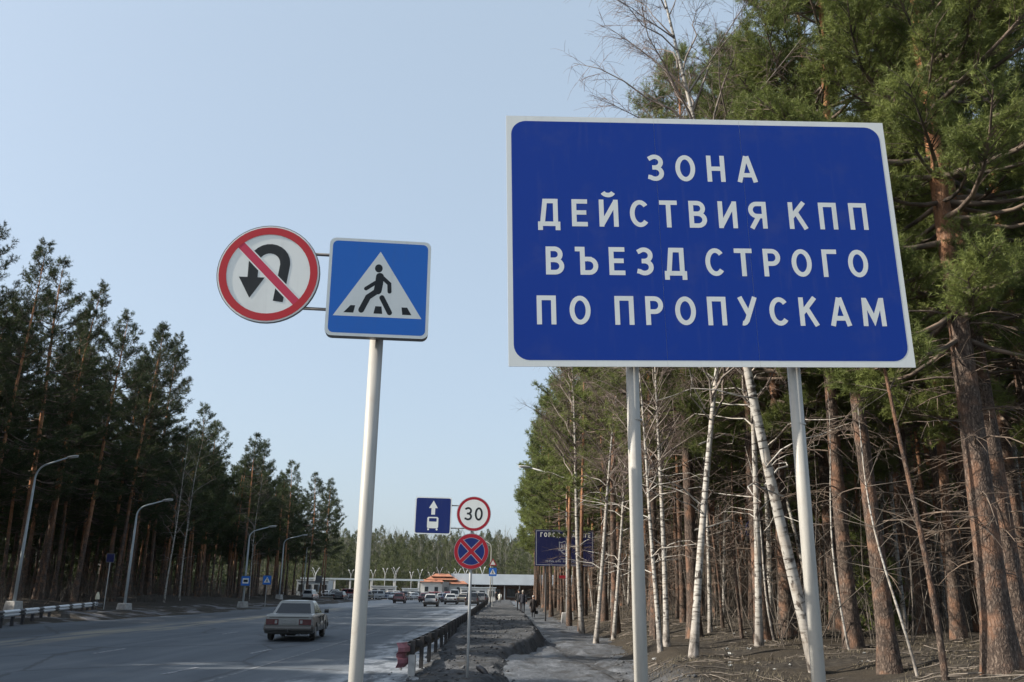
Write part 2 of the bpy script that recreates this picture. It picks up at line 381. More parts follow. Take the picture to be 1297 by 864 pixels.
def grid_mesh(name, xs, ys, zf, m, smooth=True):
    X, Y = np.meshgrid(xs, ys); Z = zf(X, Y); n = len(xs)
    V = np.stack([X, Y, Z], -1).reshape(-1, 3)
    i = (np.arange(len(ys) - 1)[:, None] * n + np.arange(n - 1)[None]).ravel()
    return fast_mesh(name, V, np.stack([i, i + 1, i + n + 1, i + n], 1), m, smooth)
gx = axis([(-740, -200, 60), (-200, -60, 10), (-60, -20, 1.0), (-20, -4, 2), (-4, 10, .11), (10, 24, .4), (24, 60, 2), (60, 200, 10), (200, 740, 60)])
gy = axis([(-390, -20, 37), (-20, 12, 2), (12, 46, .13), (46, 80, .4), (80, 180, 1.5), (180, 500, 12), (500, 890, 60)])
tag(link('ground', grid_mesh('ground', gx, gy, terrain, M['ground'])), kind='structure')
rx = axis([(-26, -4.5, 1.5), (-4.5, -1.6, .3)]); ry = axis([(-60, 12, 4), (12, 60, .8), (60, 230, 4)])
tag(link('road', grid_mesh('road', rx, ry, lambda x, y: .012 * vnoise(x, y, 5, 20) + .0 * x, M['road'])), kind='structure')
px_ = axis([(-2.0, 5.0, .12)]); py_ = axis([(6, 50, .16), (50, 178, .7)])
tag(link('footpath', grid_mesh('footpath', px_, py_, lambda x, y: .11 * vnoise(x, y, 1.1, 21) + .075 * vnoise(x, y, .42, 22) - .09 * np.exp(-((x - 2.95 + .075 * (y - 20)) / .22) ** 2) * (y < 40) - .01 - .2 * (x < interp(y, PL_Y, PL_X) - .5) - .2 * (x > interp(y, PR_Y, PR_X) + .6), M['ice'])), kind='structure')
def tz(x, y): return float(terrain(np.array([x]), np.array([y]))[0])
def dash(x0, y0, x1, y1, wd=.13, m='paint'):
    mb = MB(); n = 8; t = np.linspace(0, 1, n)
    X = x0 + (x1 - x0) * t; Y = y0 + (y1 - y0) * t; Z = .012 * vnoise(X, Y, 5, 20) + .007
    V = np.concatenate([np.stack([X - wd/2, Y, Z], 1), np.stack([X + wd/2, Y, Z], 1)])
    mb.add(V, [(i, i + n, i + n + 1, i + 1) for i in range(n - 1)])
    o = mb.build('lane_marking', M[m]); tag(o, kind='structure')
for y0 in (21.0, 28.0, 48, 58, 68, 78, 92): dash(-7.85, y0, -7.75, y0 + 2.0)
for y0 in (27, 39, 51, 63, 75): dash(-12.2, y0, -12.2, y0 + 2.2)
dash(-6.36, 19, -6.2, 44, .1, 'worn_paint')

# ------------------------------------------------------------------ trees
def unit(v): return v / (np.linalg.norm(v, axis=-1, keepdims=True) + 1e-9)
class Tubes:
    def __init__(s): s.items = {}
    def add(s, P, r, n):
        P = np.asarray(P, float); s.items.setdefault((len(P), n), []).append((P, np.asarray(r, float)))
    def arrays(s):
        Vs, Fs, o = [], [], 0
        for (k, n), L in s.items.items():
            P = np.stack([a for a, _ in L]); r = np.stack([b for _, b in L]); m = len(L)
            T = unit(np.gradient(P, axis=1)); up = np.where(np.abs(T[..., 2:3]) < .9, np.array([0, 0, 1.]), np.array([0, 1., 0]))
            A = unit(np.cross(T, up)); B = np.cross(T, A); a = np.arange(n) * 2 * np.pi / n
            V = P[:, :, None] + r[:, :, None, None] * (np.cos(a)[:, None] * A[:, :, None] + np.sin(a)[:, None] * B[:, :, None])
            i, j = np.meshgrid(np.arange(k - 1), np.arange(n), indexing='ij'); i = i.ravel(); j = j.ravel()
            f = np.stack([i*n+j, i*n+(j+1) % n, (i+1)*n+(j+1) % n, (i+1)*n+j], 1)
            F = (f[None] + (np.arange(m) * k * n)[:, None, None]).reshape(-1, 4) + o
            Vs.append(V.reshape(-1, 3)); Fs.append(F); o += m * k * n
        return np.concatenate(Vs), np.concatenate(Fs)
    def mesh(s, name, m, smooth=True):
        V, F = s.arrays(); return fast_mesh(name, V, F, m, smooth)
def needle_tris(P, D, L, n, nl, w, rng):
    m = len(P); t = rng.uniform(.05, 1.0, (m, n, 1)); base = P[:, None] + D[:, None] * L[:, None, None] * t
    q = rng.normal(size=(m, n, 3)); q -= (q * D[:, None]).sum(-1, keepdims=True) * D[:, None]; q = unit(q)
    a = rng.uniform(.45, 1.3, (m, n, 1)); d = D[:, None] * np.cos(a) + q * np.sin(a)
    tip = base + d * nl * rng.uniform(.75, 1.15, (m, n, 1))
    sd = unit(np.cross(d, rng.normal(size=(m, n, 3)))) * w / 2
    V = np.stack([base - sd, base + sd, tip], 2).reshape(-1, 3)
    return V, np.arange(len(V)).reshape(-1, 3)
LOD = {'near': dict(sub=1.8, sh=12.5, n=26, nl=.11, w=.0095, seg=24, tw=1), 'mid': dict(sub=1.1, sh=8, n=12, nl=.16, w=.024, seg=12, tw=1),
       'far': dict(sub=.9, sh=6, n=6, nl=.28, w=.055, seg=7, tw=0), 'tiny': dict(sub=.4, sh=3.0, n=4, nl=.5, w=.13, seg=5, tw=0)}
def pine_geo(seed, H, r0, cb, R, lod, bend=.25, dead=14, top='round', gap=.12, density=1.0):
    q = LOD[lod]; rng = np.random.default_rng(seed); T = Tubes(); B = Tubes()
    k = 26 if lod == 'near' else 12 if lod == 'mid' else 7
    t = np.linspace(0, 1, k); ph = rng.uniform(0, 6.28, 4)
    def axis_at(tt):
        tt = np.asarray(tt, float)
        return np.stack([bend * np.sin(2.2 * tt + ph[0]) * tt + .35 * bend * np.sin(7 * tt + ph[1]) * tt, bend * np.sin(2.6 * tt + ph[2]) * tt + .35 * bend * np.sin(6 * tt + ph[3]) * tt, tt * H], -1)
    P = axis_at(t); P[0, 2] = -.25
    rr = r0 * (np.clip(1 - t, 0, 1) ** .75 * .96 + .03) * (1 + .6 * np.exp(-t * H / .4))
    T.add(P, rr, q['seg'])
    TV, TF = T.arrays()
    if lod == 'near':                                   # buttressed, uneven bole
        ang = np.arctan2(TV[:, 1], TV[:, 0]); zz = TV[:, 2]
        s = 1 + .05 * np.sin(ang * 5 + zz * .7) * np.exp(-zz / 3) + .03 * np.sin(ang * 9 + 3 * zz) + rng.normal(0, .018, len(TV))
        ax = axis_at(np.clip(zz / H, 0, 1)); TV[:, :2] = ax[:, :2] + (TV[:, :2] - ax[:, :2]) * s[:, None]
    SP, SD, SL = [], [], []
    def radius_at(z): return r0 * max(1 - z / H, .02) ** .75
    z = cb
    while z < H - .15:
        u = (z - cb) / (H - cb)
        prof = (.72 + .28 * math.sin(min(u * 2.6, 1.57))) * (1 - u ** 2.4) if top == 'round' else (1 - u) ** .75
        for _ in range(rng.integers(3, 6)):
            if rng.random() < gap * (1.4 if u < .3 else 1): continue
            L = max(.35, R * prof * rng.uniform(.6, 1.15) + .1); a = rng.uniform(0, 6.283)
            e = rad(-14) + u * rad(58) + rng.normal(0, .12)
            s = np.linspace(0, 1, 6); hd = np.array([math.cos(a), math.sin(a), 0]); sd = np.array([-math.sin(a), math.cos(a), 0])
            wob = rng.normal(0, .07, 2)
            bp = axis_at(z / H) + L * (hd * (s * math.cos(e))[:, None] + np.array([0, 0, 1.]) * (s * math.sin(e) + .22 * s ** 2.2 - .08 * np.sin(s * 3.1))[:, None] + sd * (wob[0] * np.sin(3.1 * s) + wob[1] * s ** 2)[:, None])
            br = min(.012 + .017 * L, radius_at(z) * .6)
            B.add(bp, br * (1 - s * .85), 5 if lod == 'near' else 3)
            ns = max(3, int((3 + L * 4.2) * q['sub'] * density))
            for i in range(ns + 1):
                if i == ns: sp, d, l = bp[-2], unit(bp[-1] - bp[-2]), .35
                else:
                    ss = rng.uniform(.3, 1) ** .8; f = ss * 5; i0 = min(int(f), 4); sp = bp[i0] + (bp[i0 + 1] - bp[i0]) * (f - i0)
                    d0 = unit(bp[i0 + 1] - bp[i0]); sgn = 1 if i % 2 else -1
                    d = unit(d0 * rng.uniform(.5, 1) + sd * sgn * rng.uniform(.4, 1) + np.array([0, 0, rng.uniform(-.15, .45)]))
                    l = (.34 * L * (1.15 - ss) + .22) * rng.uniform(.7, 1.2)
                if q['tw']: B.add(np.stack([sp, sp + d * l * .5 + [0, 0, .02], sp + d * l]), np.array([.011, .008, .004]) * (1 if lod == 'near' else 1.4), 3)
                m = max(2, int(1.5 + l * q['sh'] * density))
                tt = rng.uniform(.25, 1, m)[:, None]
                SP.append(sp + d * l * tt + rng.normal(0, .05, (m, 3)))
                SD.append(unit(d * .55 + rng.normal(0, .55, (m, 3)) + np.array([0, 0, .3])))
                SL.append(rng.uniform(.14, .3, m) * (1 if lod in ('near', 'mid') else 1.4))
        z += rng.uniform(.34, .62) * (1 if lod in ('near', 'mid') else 1.25)
    for _ in range(dead):
        zz = rng.uniform(min(1.6, cb * .4), cb + .8); L = rng.uniform(.4, 2.3) * (.5 + .5 * zz / cb); a = rng.uniform(0, 6.283)
        s = np.linspace(0, 1, 5); hd = np.array([math.cos(a), math.sin(a), 0]); sd = np.array([-math.sin(a), math.cos(a), 0])
        bp = axis_at(zz / H) + L * (hd * s[:, None] + np.array([0, 0, 1.]) * (.2 * s - rng.uniform(.2, .6) * s ** 2)[:, None] + sd * (rng.normal(0, .2) * s ** 2)[:, None])
        B.add(bp, (.008 + .009 * L) * (1 - .8 * s), 4 if lod == 'near' else 3)
        if q['tw']:
            for _ in range(int(2 + L * 4)):
                ss = rng.uniform(.3, 1); f = ss * 4; i0 = min(int(f), 3); sp = bp[i0] + (bp[i0 + 1] - bp[i0]) * (f - i0)
                d = unit(hd * .6 + sd * rng.normal(0, .7) + np.array([0, 0, rng.normal(-.1, .4)])); l = rng.uniform(.2, .7)
                B.add(np.stack([sp, sp + d * l * .5, sp + d * l + [0, 0, -.04]]), np.array([.007, .005, .003]), 3)
    BV, BF = B.arrays()
    FV, FF = needle_tris(np.concatenate(SP), np.concatenate(SD), np.concatenate(SL), q['n'], q['nl'], q['w'], rng)
    return (TV, TF), (BV, BF), (FV, FF)
def pine(seed, H, r0, cb, R, lod, label, group=None, bark='pine_bark', fol='needles_near', limb='limb', **kw):
    (TV, TF), (BV, BF), (FV, FF) = pine_geo(seed, H, r0, cb, R, lod, **kw)
    o = thing('pine_tree', label, 'pine tree', group=group)
    link('trunk', fast_mesh('trunk', TV, TF, M[bark], True), o)
    c = tag(link('crown', fast_mesh('crown', FV, FF, M[fol]), o), kind='stuff')
    tag(link('branches', fast_mesh('branches', BV, BF, M[limb], True), c), kind='stuff')
    return o
def birch(seed, H, r0, label, lod='near', group=None, cb=.35, bend=.5, spread=1.0):
    rng = np.random.default_rng(seed); T = Tubes(); B = Tubes(); W = Tubes()
    k = 18; t = np.linspace(0, 1, k); ph = rng.uniform(0, 6.28, 4)
    def ax(tt):
        tt = np.asarray(tt, float)
        return np.stack([bend * np.sin(2.4 * tt + ph[0]) * tt + .2 * bend * np.sin(9 * tt + ph[1]) * tt, bend * np.sin(2.1 * tt + ph[2]) * tt, tt * H], -1)
    P = ax(t); P[0, 2] = -.2
    T.add(P, r0 * ((1 - t) ** .9 * .95 + .04) * (1 + .4 * np.exp(-t * H / .25)), 12 if lod == 'near' else 7)
    nb = int((36 if lod == 'near' else 16))
    for i in range(nb):
        u = cb + (1 - cb) * (i + rng.random()) / nb; z = u * H
        L = (H - z) * rng.uniform(.4, .6) * spread + .7; L = min(L, 3.6 * spread); a = rng.uniform(0, 6.283); e = rad(rng.uniform(38, 68))
        s = np.linspace(0, 1, 6); hd = np.array([math.cos(a), math.sin(a), 0]); sd = np.array([-math.sin(a), math.cos(a), 0])
        bp = ax(u) + L * (hd * (s * math.cos(e) * (1 + .15 * s))[:, None] + np.array([0, 0, 1.]) * (s * math.sin(e) - .1 * s ** 2)[:, None] + sd * (rng.normal(0, .12) * s ** 2 + rng.normal(0, .03, 6))[:, None])
        B.add(bp, min(.006 + .011 * L, r0 * (1 - u) * .7 + .004) * (1 - .85 * s), 4)
        for j in range(int((5 + L * 4.5) * (1 if lod == 'near' else .5))):
            ss = rng.uniform(.2, 1); f = ss * 5; i0 = min(int(f), 4); sp = bp[i0] + (bp[i0 + 1] - bp[i0]) * (f - i0)
            d0 = unit(bp[i0 + 1] - bp[i0]); d = unit(d0 + rng.normal(0, .55, 3)); l = rng.uniform(.4, 1.0) * (1.2 - .5 * ss)
            sb = np.stack([sp, sp + d * l * .55, sp + d * l + [0, 0, -.05 * l]]); W.add(sb, [.006, .0045, .003], 3)
            for _ in range(6 if lod == 'near' else 2):
                s2 = rng.uniform(.3, 1); p2 = sp + d * l * s2; d2 = unit(d + rng.normal(0, .6, 3) + [0, 0, -.25]); l2 = rng.uniform(.2, .55)
                W.add(np.stack([p2, p2 + d2 * l2 * .6, p2 + d2 * l2 + [0, 0, -.06]]), [.0036, .003, .002], 3)
    for _ in range(11 if lod == 'near' else 6):         # long pale low limbs
        u = rng.uniform(.2, cb + .08); L = rng.uniform(.8, 3.4) if lod == 'near' else rng.uniform(.5, 2); a = rng.uniform(0, 6.283); s = np.linspace(0, 1, 6); sd = np.array([-math.sin(a), math.cos(a), 0])
        bp = ax(u) + L * np.stack([math.cos(a) * s, math.sin(a) * s, .55 * s - rng.uniform(.25, .6) * s ** 2 + .03 * np.sin(9 * s + a)], 1) + sd * (.09 * L * np.sin(5 * s + u * 40))[:, None]
        T.add(bp, (.006 + .007 * L) * (1 - .82 * s), 5)
        for _ in range(int(L * 4)):
            i0 = rng.integers(2, 6); d = unit(np.array([math.cos(a), math.sin(a), 0]) * .7 + rng.normal(0, .6, 3)); q = rng.uniform(.3, .9)
            W.add(np.stack([bp[i0], bp[i0] + d * q * .5, bp[i0] + d * q + [0, 0, -.08]]), [.006, .0045, .002], 3)
    o = thing('birch_tree', label, 'birch tree', group=group)
    link('trunk', T.mesh('trunk', M['birch_bark']), o)
    c = tag(link('crown', B.mesh('crown', M['birch_limb']), o), kind='stuff'); tag(link('twigs', W.mesh('twigs', M['birch_twig']), c), kind='stuff')
    return o
def put(root, x, y, rz=0, lean=(0, 0), sc=1.0, label=None, group=None, first=[None]):
    """first call of a prototype moves it, later ones copy it"""
    z = tz(x, y); rot = (lean[1], lean[0], rz)
    if not root.get('_placed'):
        root['_placed'] = 1; root.location = (x, y, z); root.rotation_euler = rot; root.scale = (sc, sc, sc) if not hasattr(sc, '__len__') else sc
        if label: root['label'] = label
        if group: root['group'] = group
        return root
    return dup(root, (x, y, z), rot, sc, label, group)

RND = random.Random(7)
ORD = ['first', 'second', 'third', 'fourth', 'fifth', 'sixth', 'seventh', 'eighth', 'ninth', 'tenth', 'eleventh', 'twelfth', 'thirteenth', 'fourteenth', 'fifteenth', 'sixteenth', 'seventeenth']
# --- named trees of the near right edge
t_A = pine(101, 19, .24, 5.8, 3.9, 'near', 'thickest scaly pine trunk at the right edge of the photo', bend=.25, dead=34)
put(t_A, 8.24, 15.25, rz=.4)
t_B = pine(102, 20, .215, 6.0, 3.7, 'near', 'grey barked pine behind the thickest trunk, cut by the right edge', bend=.3, dead=34)
put(t_B, 9.35, 16.6, rz=2.1)
t_D = pine(103, 18.5, .17, 7.0, 3.4, 'near', 'straight bare brown pine trunk right of the large sign, next to the right sign pole', bend=.25, dead=30, bark='pine_bark')
put(t_D, 7.4, 17.7, rz=1.0, lean=(-.04, 0))
put(t_A, 11.3, 30.9, rz=3.3, sc=1.05, label='orange pine trunk just right of the right sign pole, further into the forest')
put(t_B, 6.6, 32.0, rz=5.0, sc=(1.05, 1.05, 1.2), label='brown pine trunk right of the left sign pole, its crown behind the blue board')
put(t_D, 13.6, 29.5, rz=2.0, sc=1.05, label='greyish pine trunk between the straight brown one and the thickest one')
put(t_A, 12.9, 22.4, rz=2.4, sc=1.0, label='orange forked pine crown above the top right corner of the large sign')
put(t_B, 13.2, 21.5, rz=4.1, sc=1.03, label='full green pine at the upper right corner of the photo')
put(t_D, 9.2, 24.2, rz=3.0, sc=1.2, label='green pine showing above the right half of the large sign')
put(t_A, 7.9, 28.0, rz=5.5, sc=(1.0, 1.0, 1.15), label='green pine showing above the middle of the large sign')
put(t_B, 8.9, 28.8, rz=.3, sc=1.05, label='tall pine behind the ones above the middle of the large sign')
b_F = birch(201, 17.5, .135, 'white birch leaning left just left of the right sign pole, bare crown above the board', bend=.35, cb=.42)
put(b_F, 6.45, 19.1, rz=.5, lean=(-.25, 0))
b_G = birch(202, 16, .11, 'slender white birch leaning left, left of the stoutest leaning birch', bend=.4, cb=.4)
put(b_G, 7.3, 26.4, rz=1.5, lean=(-.14, 0))
put(b_F, 10.6, 36.5, rz=3.0, lean=(-.05, 0), sc=.9, label='upright white birch between the two leaning birches, further in')
put(b_G, 14.5, 33, rz=4.0, lean=(-.04, 0), sc=.8, label='thin birch trunk right of the straight brown pine, deep in the forest')
put(b_F, 3.6, 37.0, rz=2.3, lean=(-.13, 0), sc=.75, label='leaning birch in front of the dark city billboard, base by the path')
put(b_G, 4.5, 38.5, rz=2.0, lean=(-.13, .02), sc=.8, label='second leaning birch at the right end of the city billboard')
put(b_F, 5.0, 28.6, rz=4.4, lean=(-.1, 0), sc=.72, label='birch just right of the left sign pole, in front of the brown pine')
put(b_G, 4.6, 27.4, rz=5.2, lean=(-.07, 0), sc=.7, label='thin birch close to the right side of the left sign pole')
put(b_F, 3.7, 45.0, rz=1.0, lean=(-.12, 0), sc=.98, label='tall birch whose bare twigs reach out left of the large sign')
put(b_G, 4.9, 24.0, rz=3.6, lean=(-.16, 0), sc=1.02, label='birch behind the large sign, its crown showing above the upper left of it')
def sapling(seed, H, r, bark, label, lean):
    rng = np.random.default_rng(seed); T = Tubes(); B = Tubes(); t = np.linspace(0, 1, 14)
    P = np.stack([lean * t * H + .12 * np.sin(5 * t + seed), .1 * np.sin(4 * t + 2 * seed), t * H - .1], 1); T.add(P, r * (1 - .8 * t), 8)
    for _ in range(16):
        i = rng.integers(4, 13); d = unit(rng.normal(size=3) + [0, 0, .5]); l = rng.uniform(.3, 1.1)
        B.add(np.stack([P[i], P[i] + d * l * .5, P[i] + d * l]), [.009, .006, .003], 3)
    o = thing('sapling', label, 'sapling'); tr = link('trunk', T.mesh('trunk', M[bark]), o); tag(link('twigs', B.mesh('twigs', M['dead_wood']), o), kind='stuff'); return o
put(sapling(1, 8, .062, 'pine_bark_orange', 'thin reddish bare sapling standing left of the thickest pine', -.06), 7.1, 15.0)
put(sapling(2, 5, .03, 'birch_bark', 'thin crooked pale sapling by the reddish bare one', -.1), 7.2, 16.4)
put(sapling(3, 7, .035, 'birch_bark', 'thin white sapling between the right sign pole and the straight brown pine', -.01), 8.9, 23.8)
put(sapling(4, 6, .04, 'birch_bark', 'pale thin sapling behind the stoutest leaning birch', -.12), 8.2, 27.5)
spr = pine(150, 3.4, .05, .25, 1.0, 'mid', 'young green spruce among the trunks right of the right sign pole', top='cone', dead=0, gap=.05, density=1.2); spr.name = 'spruce_tree'; spr['category'] = 'spruce tree'
put(spr, 12.5, 31.5); put(spr, 14.2, 35.0, 2, sc=1.2, label='second young spruce, a little deeper in the forest')

# --- the rest of the right forest
GP = 'pines of the right forest'; GBi = 'birches of the right forest'
LPn = 'one of the many pines crowded in the forest right of the path'; LB = 'one of the many thin white birches scattered in the forest right of the path'
mids = [pine(110 + i, h, r, c, R, 'mid', LPn, GP, bark=bk, dead=30, bend=.35) for i, (h, r, c, R, bk) in enumerate([(19, .16, 6.8, 3.1, 'pine_bark'), (20.5, .135, 9.0, 2.6, 'pine_bark_orange'), (17.5, .12, 6.2, 3.0, 'pine_bark_orange'), (21, .185, 8.5, 3.0, 'pine_bark_orange')])]
thins = [pine(120 + i, h, r, c, R, 'mid', LPn, GP, bark=bk, dead=34, bend=.55, density=.7) for i, (h, r, c, R, bk) in enumerate([(15, .075, 9.0, 1.5, 'pine_bark_orange'), (13, .055, 8.0, 1.3, 'pine_bark'), (11, .045, 7.0, 1.2, 'pine_bark_orange')])]
fars = [pine(130 + i, h, r, c, R, 'far', LPn, GP, bark=bk, dead=8, bend=.35) for i, (h, r, c, R, bk) in enumerate([(20, .19, 8.5, 2.8, 'pine_bark_orange'), (18.5, .16, 7, 2.7, 'pine_bark'), (21, .2, 9.5, 2.6, 'pine_bark_orange')])]
bmid = [birch(210 + i, h, r, LB, 'mid', GBi) for i, (h, r) in enumerate([(16, .085), (14, .065), (17, .1)])]
edge = []
for i in range(15):                                     # forest edge beside the path, crowns leaning over it
    y = 48 + i * 5.5 + RND.uniform(-1.5, 1.5); x = 4.1 + RND.uniform(-.5, 1.0) - .006 * (y - 48); edge.append((x, y))
for i, (x, y) in enumerate(edge):
    put(RND.choice(mids if y < 75 else fars), x, y, RND.uniform(0, 6.28), (RND.gauss(-.02, .02), 0), RND.uniform(.9, 1.05), label=f'{ORD[i]} pine from the front along the right edge of the far footpath', group='pines lining the far footpath')
for i, (x, y) in enumerate([(4.9, 41), (6.4, 43.5), (5.4, 50.5), (7.6, 39), (8.6, 45.5), (5.9, 36.2)]):
    put(mids[(0, 2, 0, 2, 2, 0)[i]], x, y, RND.uniform(0, 6.28), (RND.gauss(-.02, .015), 0), RND.uniform(.98, 1.08), label=f'{ORD[i]} leafy pine behind the leaning birches, under the left half of the board', group='green pines under the left half of the board')
placed = [(o.location.x, o.location.y) for o in S.objects if o.type == 'EMPTY']
n_p = n_b = 0; tries = 0; rest = []
cells = [(x, y) for y in np.arange(20, 150, 2.45) for x in np.arange(4.5, 62, 2.45)]
cells.sort(key=lambda c: math.hypot(*c))
for cx, cy in cells:
    x = cx + RND.uniform(-1.2, 1.2); y = cy + RND.uniform(-1.2, 1.2)
    if x > y * .72 + 4 or x < 5.0 or RND.random() < .16: continue
    if y < 26 and x < 9.5: continue
    if any((x - a) ** 2 + (y - b) ** 2 < 1.3 for a, b in placed): continue
    placed.append((x, y)); d = math.hypot(x, y); is_b = RND.random() < (.26 if x < 12 else .2)
    if is_b and n_b < 100:
        n_b += 1; put(RND.choice(bmid), x, y, RND.uniform(0, 6.28), (RND.gauss(-.06, .06), RND.gauss(0, .03)), RND.uniform(.75, 1.1), label=LB, group=GBi)
    elif n_p < 165:
        n_p += 1; src = thins if RND.random() < .52 else (mids if d < 55 else fars)
        put(RND.choice(src), x, y, RND.uniform(0, 6.28), (RND.gauss(-.015, .025), RND.gauss(0, .02)), RND.uniform(.88, 1.08), label=LPn, group=GP)
    else: rest.append((x, y))

# --- left forest
LL = 'one of the dark tall pines of the forest left of the road'; GL = 'pines of the left forest'
lefts = [pine(160 + i, h, r, c, R, 'mid', LL, GL, fol='needles_shaded', bark=bk, dead=14, top='cone' if i % 2 else 'round', gap=.12, bend=.4) for i, (h, r, c, R, bk) in enumerate([(24, .2, 8.5, 4.0, 'pine_bark_orange'), (25, .18, 9, 3.7, 'pine_bark'), (23.5, .22, 7.5, 4.2, 'pine_bark_orange'), (22, .16, 8, 3.5, 'pine_bark_orange'), (24.5, .17, 11, 2.9, 'pine_bark'), (21, .2, 6.5, 4.6, 'pine_bark')])]
lfar = [pine(170 + i, h, r, c, R, 'far', LL, GL, fol='needles_shaded', bark=bk, dead=8, gap=.18, bend=.4) for i, (h, r, c, R, bk) in enumerate([(23, .19, 8, 3.9, 'pine_bark_orange'), (21.5, .2, 7.5, 3.7, 'pine_bark'), (24, .18, 8.5, 3.8, 'pine_bark_orange')])]
front = [(-36.3, 54.5, 26.5), (-37, 62.7, 27.1), (-37, 67.6, 26.9), (-38, 73.2, 27.2), (-37.4, 77.6, 26.5), (-36.7, 83.6, 27.1), (-37.6, 88.6, 27.8), (-38.6, 96.5, 28.6), (-38, 106.7, 23.3), (-39.2, 114.4, 23.1), (-37.2, 124.3, 22.8), (-38, 133, 23.3), (-36.3, 144, 21.8), (-35, 156, 21.2), (-34.6, 165, 21.4), (-35.8, 174, 21.2)]
for i, (x, y, h) in enumerate(front):
    pr_ = lefts[i % 4] if y < 99 else lfar[i % 3]; bh = [24, 25, 23.5, 22][i % 4] if y < 99 else [23, 21.5, 24][i % 3]
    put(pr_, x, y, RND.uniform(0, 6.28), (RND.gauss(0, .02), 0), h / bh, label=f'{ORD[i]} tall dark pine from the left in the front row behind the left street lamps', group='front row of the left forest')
lrest = []
for xi in np.arange(-39.5, -78, -3.8):
    for yi in np.arange(24, 172, 3.5):
        x = xi + RND.uniform(-1.4, 1.4); y = yi + RND.uniform(-1.4, 1.4)
        if RND.random() < .2 or (y < 46 and x < -50): continue
        if x < -.78 * y - 4 and y > 46: continue
        h = (1.04 if y < 92 else .9) * RND.uniform(.88, 1.0)
        if xi < -48: lrest.append((x, y, h)); continue
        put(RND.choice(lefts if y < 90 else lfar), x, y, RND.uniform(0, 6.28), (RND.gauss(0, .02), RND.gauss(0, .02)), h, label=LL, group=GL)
put(bmid[0], -33.2, 91.0, 1, sc=1.1, label='bare grey birch in the gap of the left pine row', group='birches of the left forest')
put(bmid[2], -32.8, 86.0, 3, sc=.95, label='pale birch in front of the left pines beside the second street lamp', group='birches of the left forest')
put(bmid[1], -31.6, 110.0, 2, sc=1.1, label='thin birch in front of the left pines by the far bus stop sign', group='birches of the left forest')

# --- far woods and ground cover  that nobody could count
def wood(name, pts, protos, m_f, m_t, label, trunk=True):
    Vt, Ft, Vf, Ff = [], [], [], []; ot = of = 0
    for i, (x, y, s) in enumerate(pts):
        (TV, TF), _, (FV, FF) = protos[i % len(protos)]; a = RND.uniform(0, 6.28); c, sn = math.cos(a), math.sin(a)
        Rm = np.array([[c, -sn, 0], [sn, c, 0], [0, 0, 1]]) * s; b = np.array([x, y, tz(x, y)])
        Vf.append(FV @ Rm.T + b); Ff.append(FF + of); of += len(FV)
        Vt.append(TV @ Rm.T + b); Ft.append(TF + ot); ot += len(TV)
    o = link(name, fast_mesh(name, np.concatenate(Vf), np.concatenate(Ff), M[m_f])); tag(o, label, 'wood', kind='stuff')
    t = link('trunks', fast_mesh('trunks', np.concatenate(Vt), np.concatenate(Ft), M[m_t], True), o); tag(t, kind='stuff')
tiny = [pine_geo(300 + i, h, r, c, R, 'tiny', dead=0) for i, (h, r, c, R) in enumerate([(19, .2, 8, 2.7), (17, .18, 5.5, 2.6), (20, .2, 9, 2.4)])]
rest = rest[:520]
ltall = [pine_geo(320 + i, h, r, c, R, 'tiny', dead=0) for i, (h, r, c, R) in enumerate([(23, .2, 8, 3.4), (22, .18, 7, 3.2)])]
wood('deep_forest', [(x, y, RND.uniform(.85, 1.05)) for x, y in rest], tiny, 'needles_near', 'pine_bark_orange', 'deep part of the pine forest right of the path')
lrest += [(RND.uniform(-47, -33.5), RND.uniform(2, 45), RND.uniform(.98, 1.12)) for _ in range(95)]
wood('left_deep_forest', lrest, ltall, 'needles_shaded', 'pine_bark', 'deep part of the dark pine forest left of the road')
hp = []
while len(hp) < 620:
    y = 262 + RND.random() ** 1.3 * 240; x = RND.uniform(-.36 * y - 10, .24 * y)
    if y < 330 and RND.random() < .45: continue
    hp.append((x, y, RND.uniform(.7, 1.05)))
hillg = [pine_geo(310 + i, h, r, c, R, 'tiny', dead=0) for i, (h, r, c, R) in enumerate([(15, .09, 1.5, 3.4), (12, .09, .8, 3.3), (17, .1, 3, 3.0)])]
wood('hillside_wood', hp, hillg, 'needles_far', 'dead_wood', 'distant mixed wood on the hillside beyond the checkpoint')
def birch_mass():
    T = Tubes(); rng = np.random.default_rng(5)
    for _ in range(520):
        y = rng.uniform(300, 470); x = rng.uniform(-.3 * y, .2 * y); z = tz(x, y); H = rng.uniform(11, 16); t = np.linspace(0, 1, 4)
        P = np.stack([x + rng.normal(0, .5) * t, y + 0 * t, z + H * t], 1); T.add(P, .16 * (1 - .85 * t), 4)
        for _ in range(16):
            u = rng.uniform(.3, 1); a = rng.uniform(0, 6.28); l = rng.uniform(1, 3); b = np.array([x, y, z + H * u])
            T.add(np.stack([b, b + [math.cos(a) * l * .5, math.sin(a) * l * .5, l]]), [.07, .03], 3)
    o = link('birch_wood', T.mesh('birch_wood', M['grey_wood'])); tag(o, 'bare grey birch wood on the far hillside', 'wood', kind='stuff')
birch_mass()
thick = [pine_geo(330 + i, h, r, c, R, 'tiny', dead=0) for i, (h, r, c, R) in enumerate([(9, .1, .3, 2.6), (12, .12, .8, 2.8)])]
wood('left_thicket', [(RND.uniform(-150, -62), RND.uniform(55, 230), RND.uniform(.8, 1.3)) for _ in range(260)], thick, 'needles_shaded', 'pine_bark', 'low dark thicket closing the view between the left trunks')
wood('right_thicket', [(RND.uniform(45, 120), RND.uniform(60, 190), RND.uniform(.7, 1.2)) for _ in range(160)], thick, 'needles_shaded', 'pine_bark', 'low dark thicket closing the view between the right trunks')
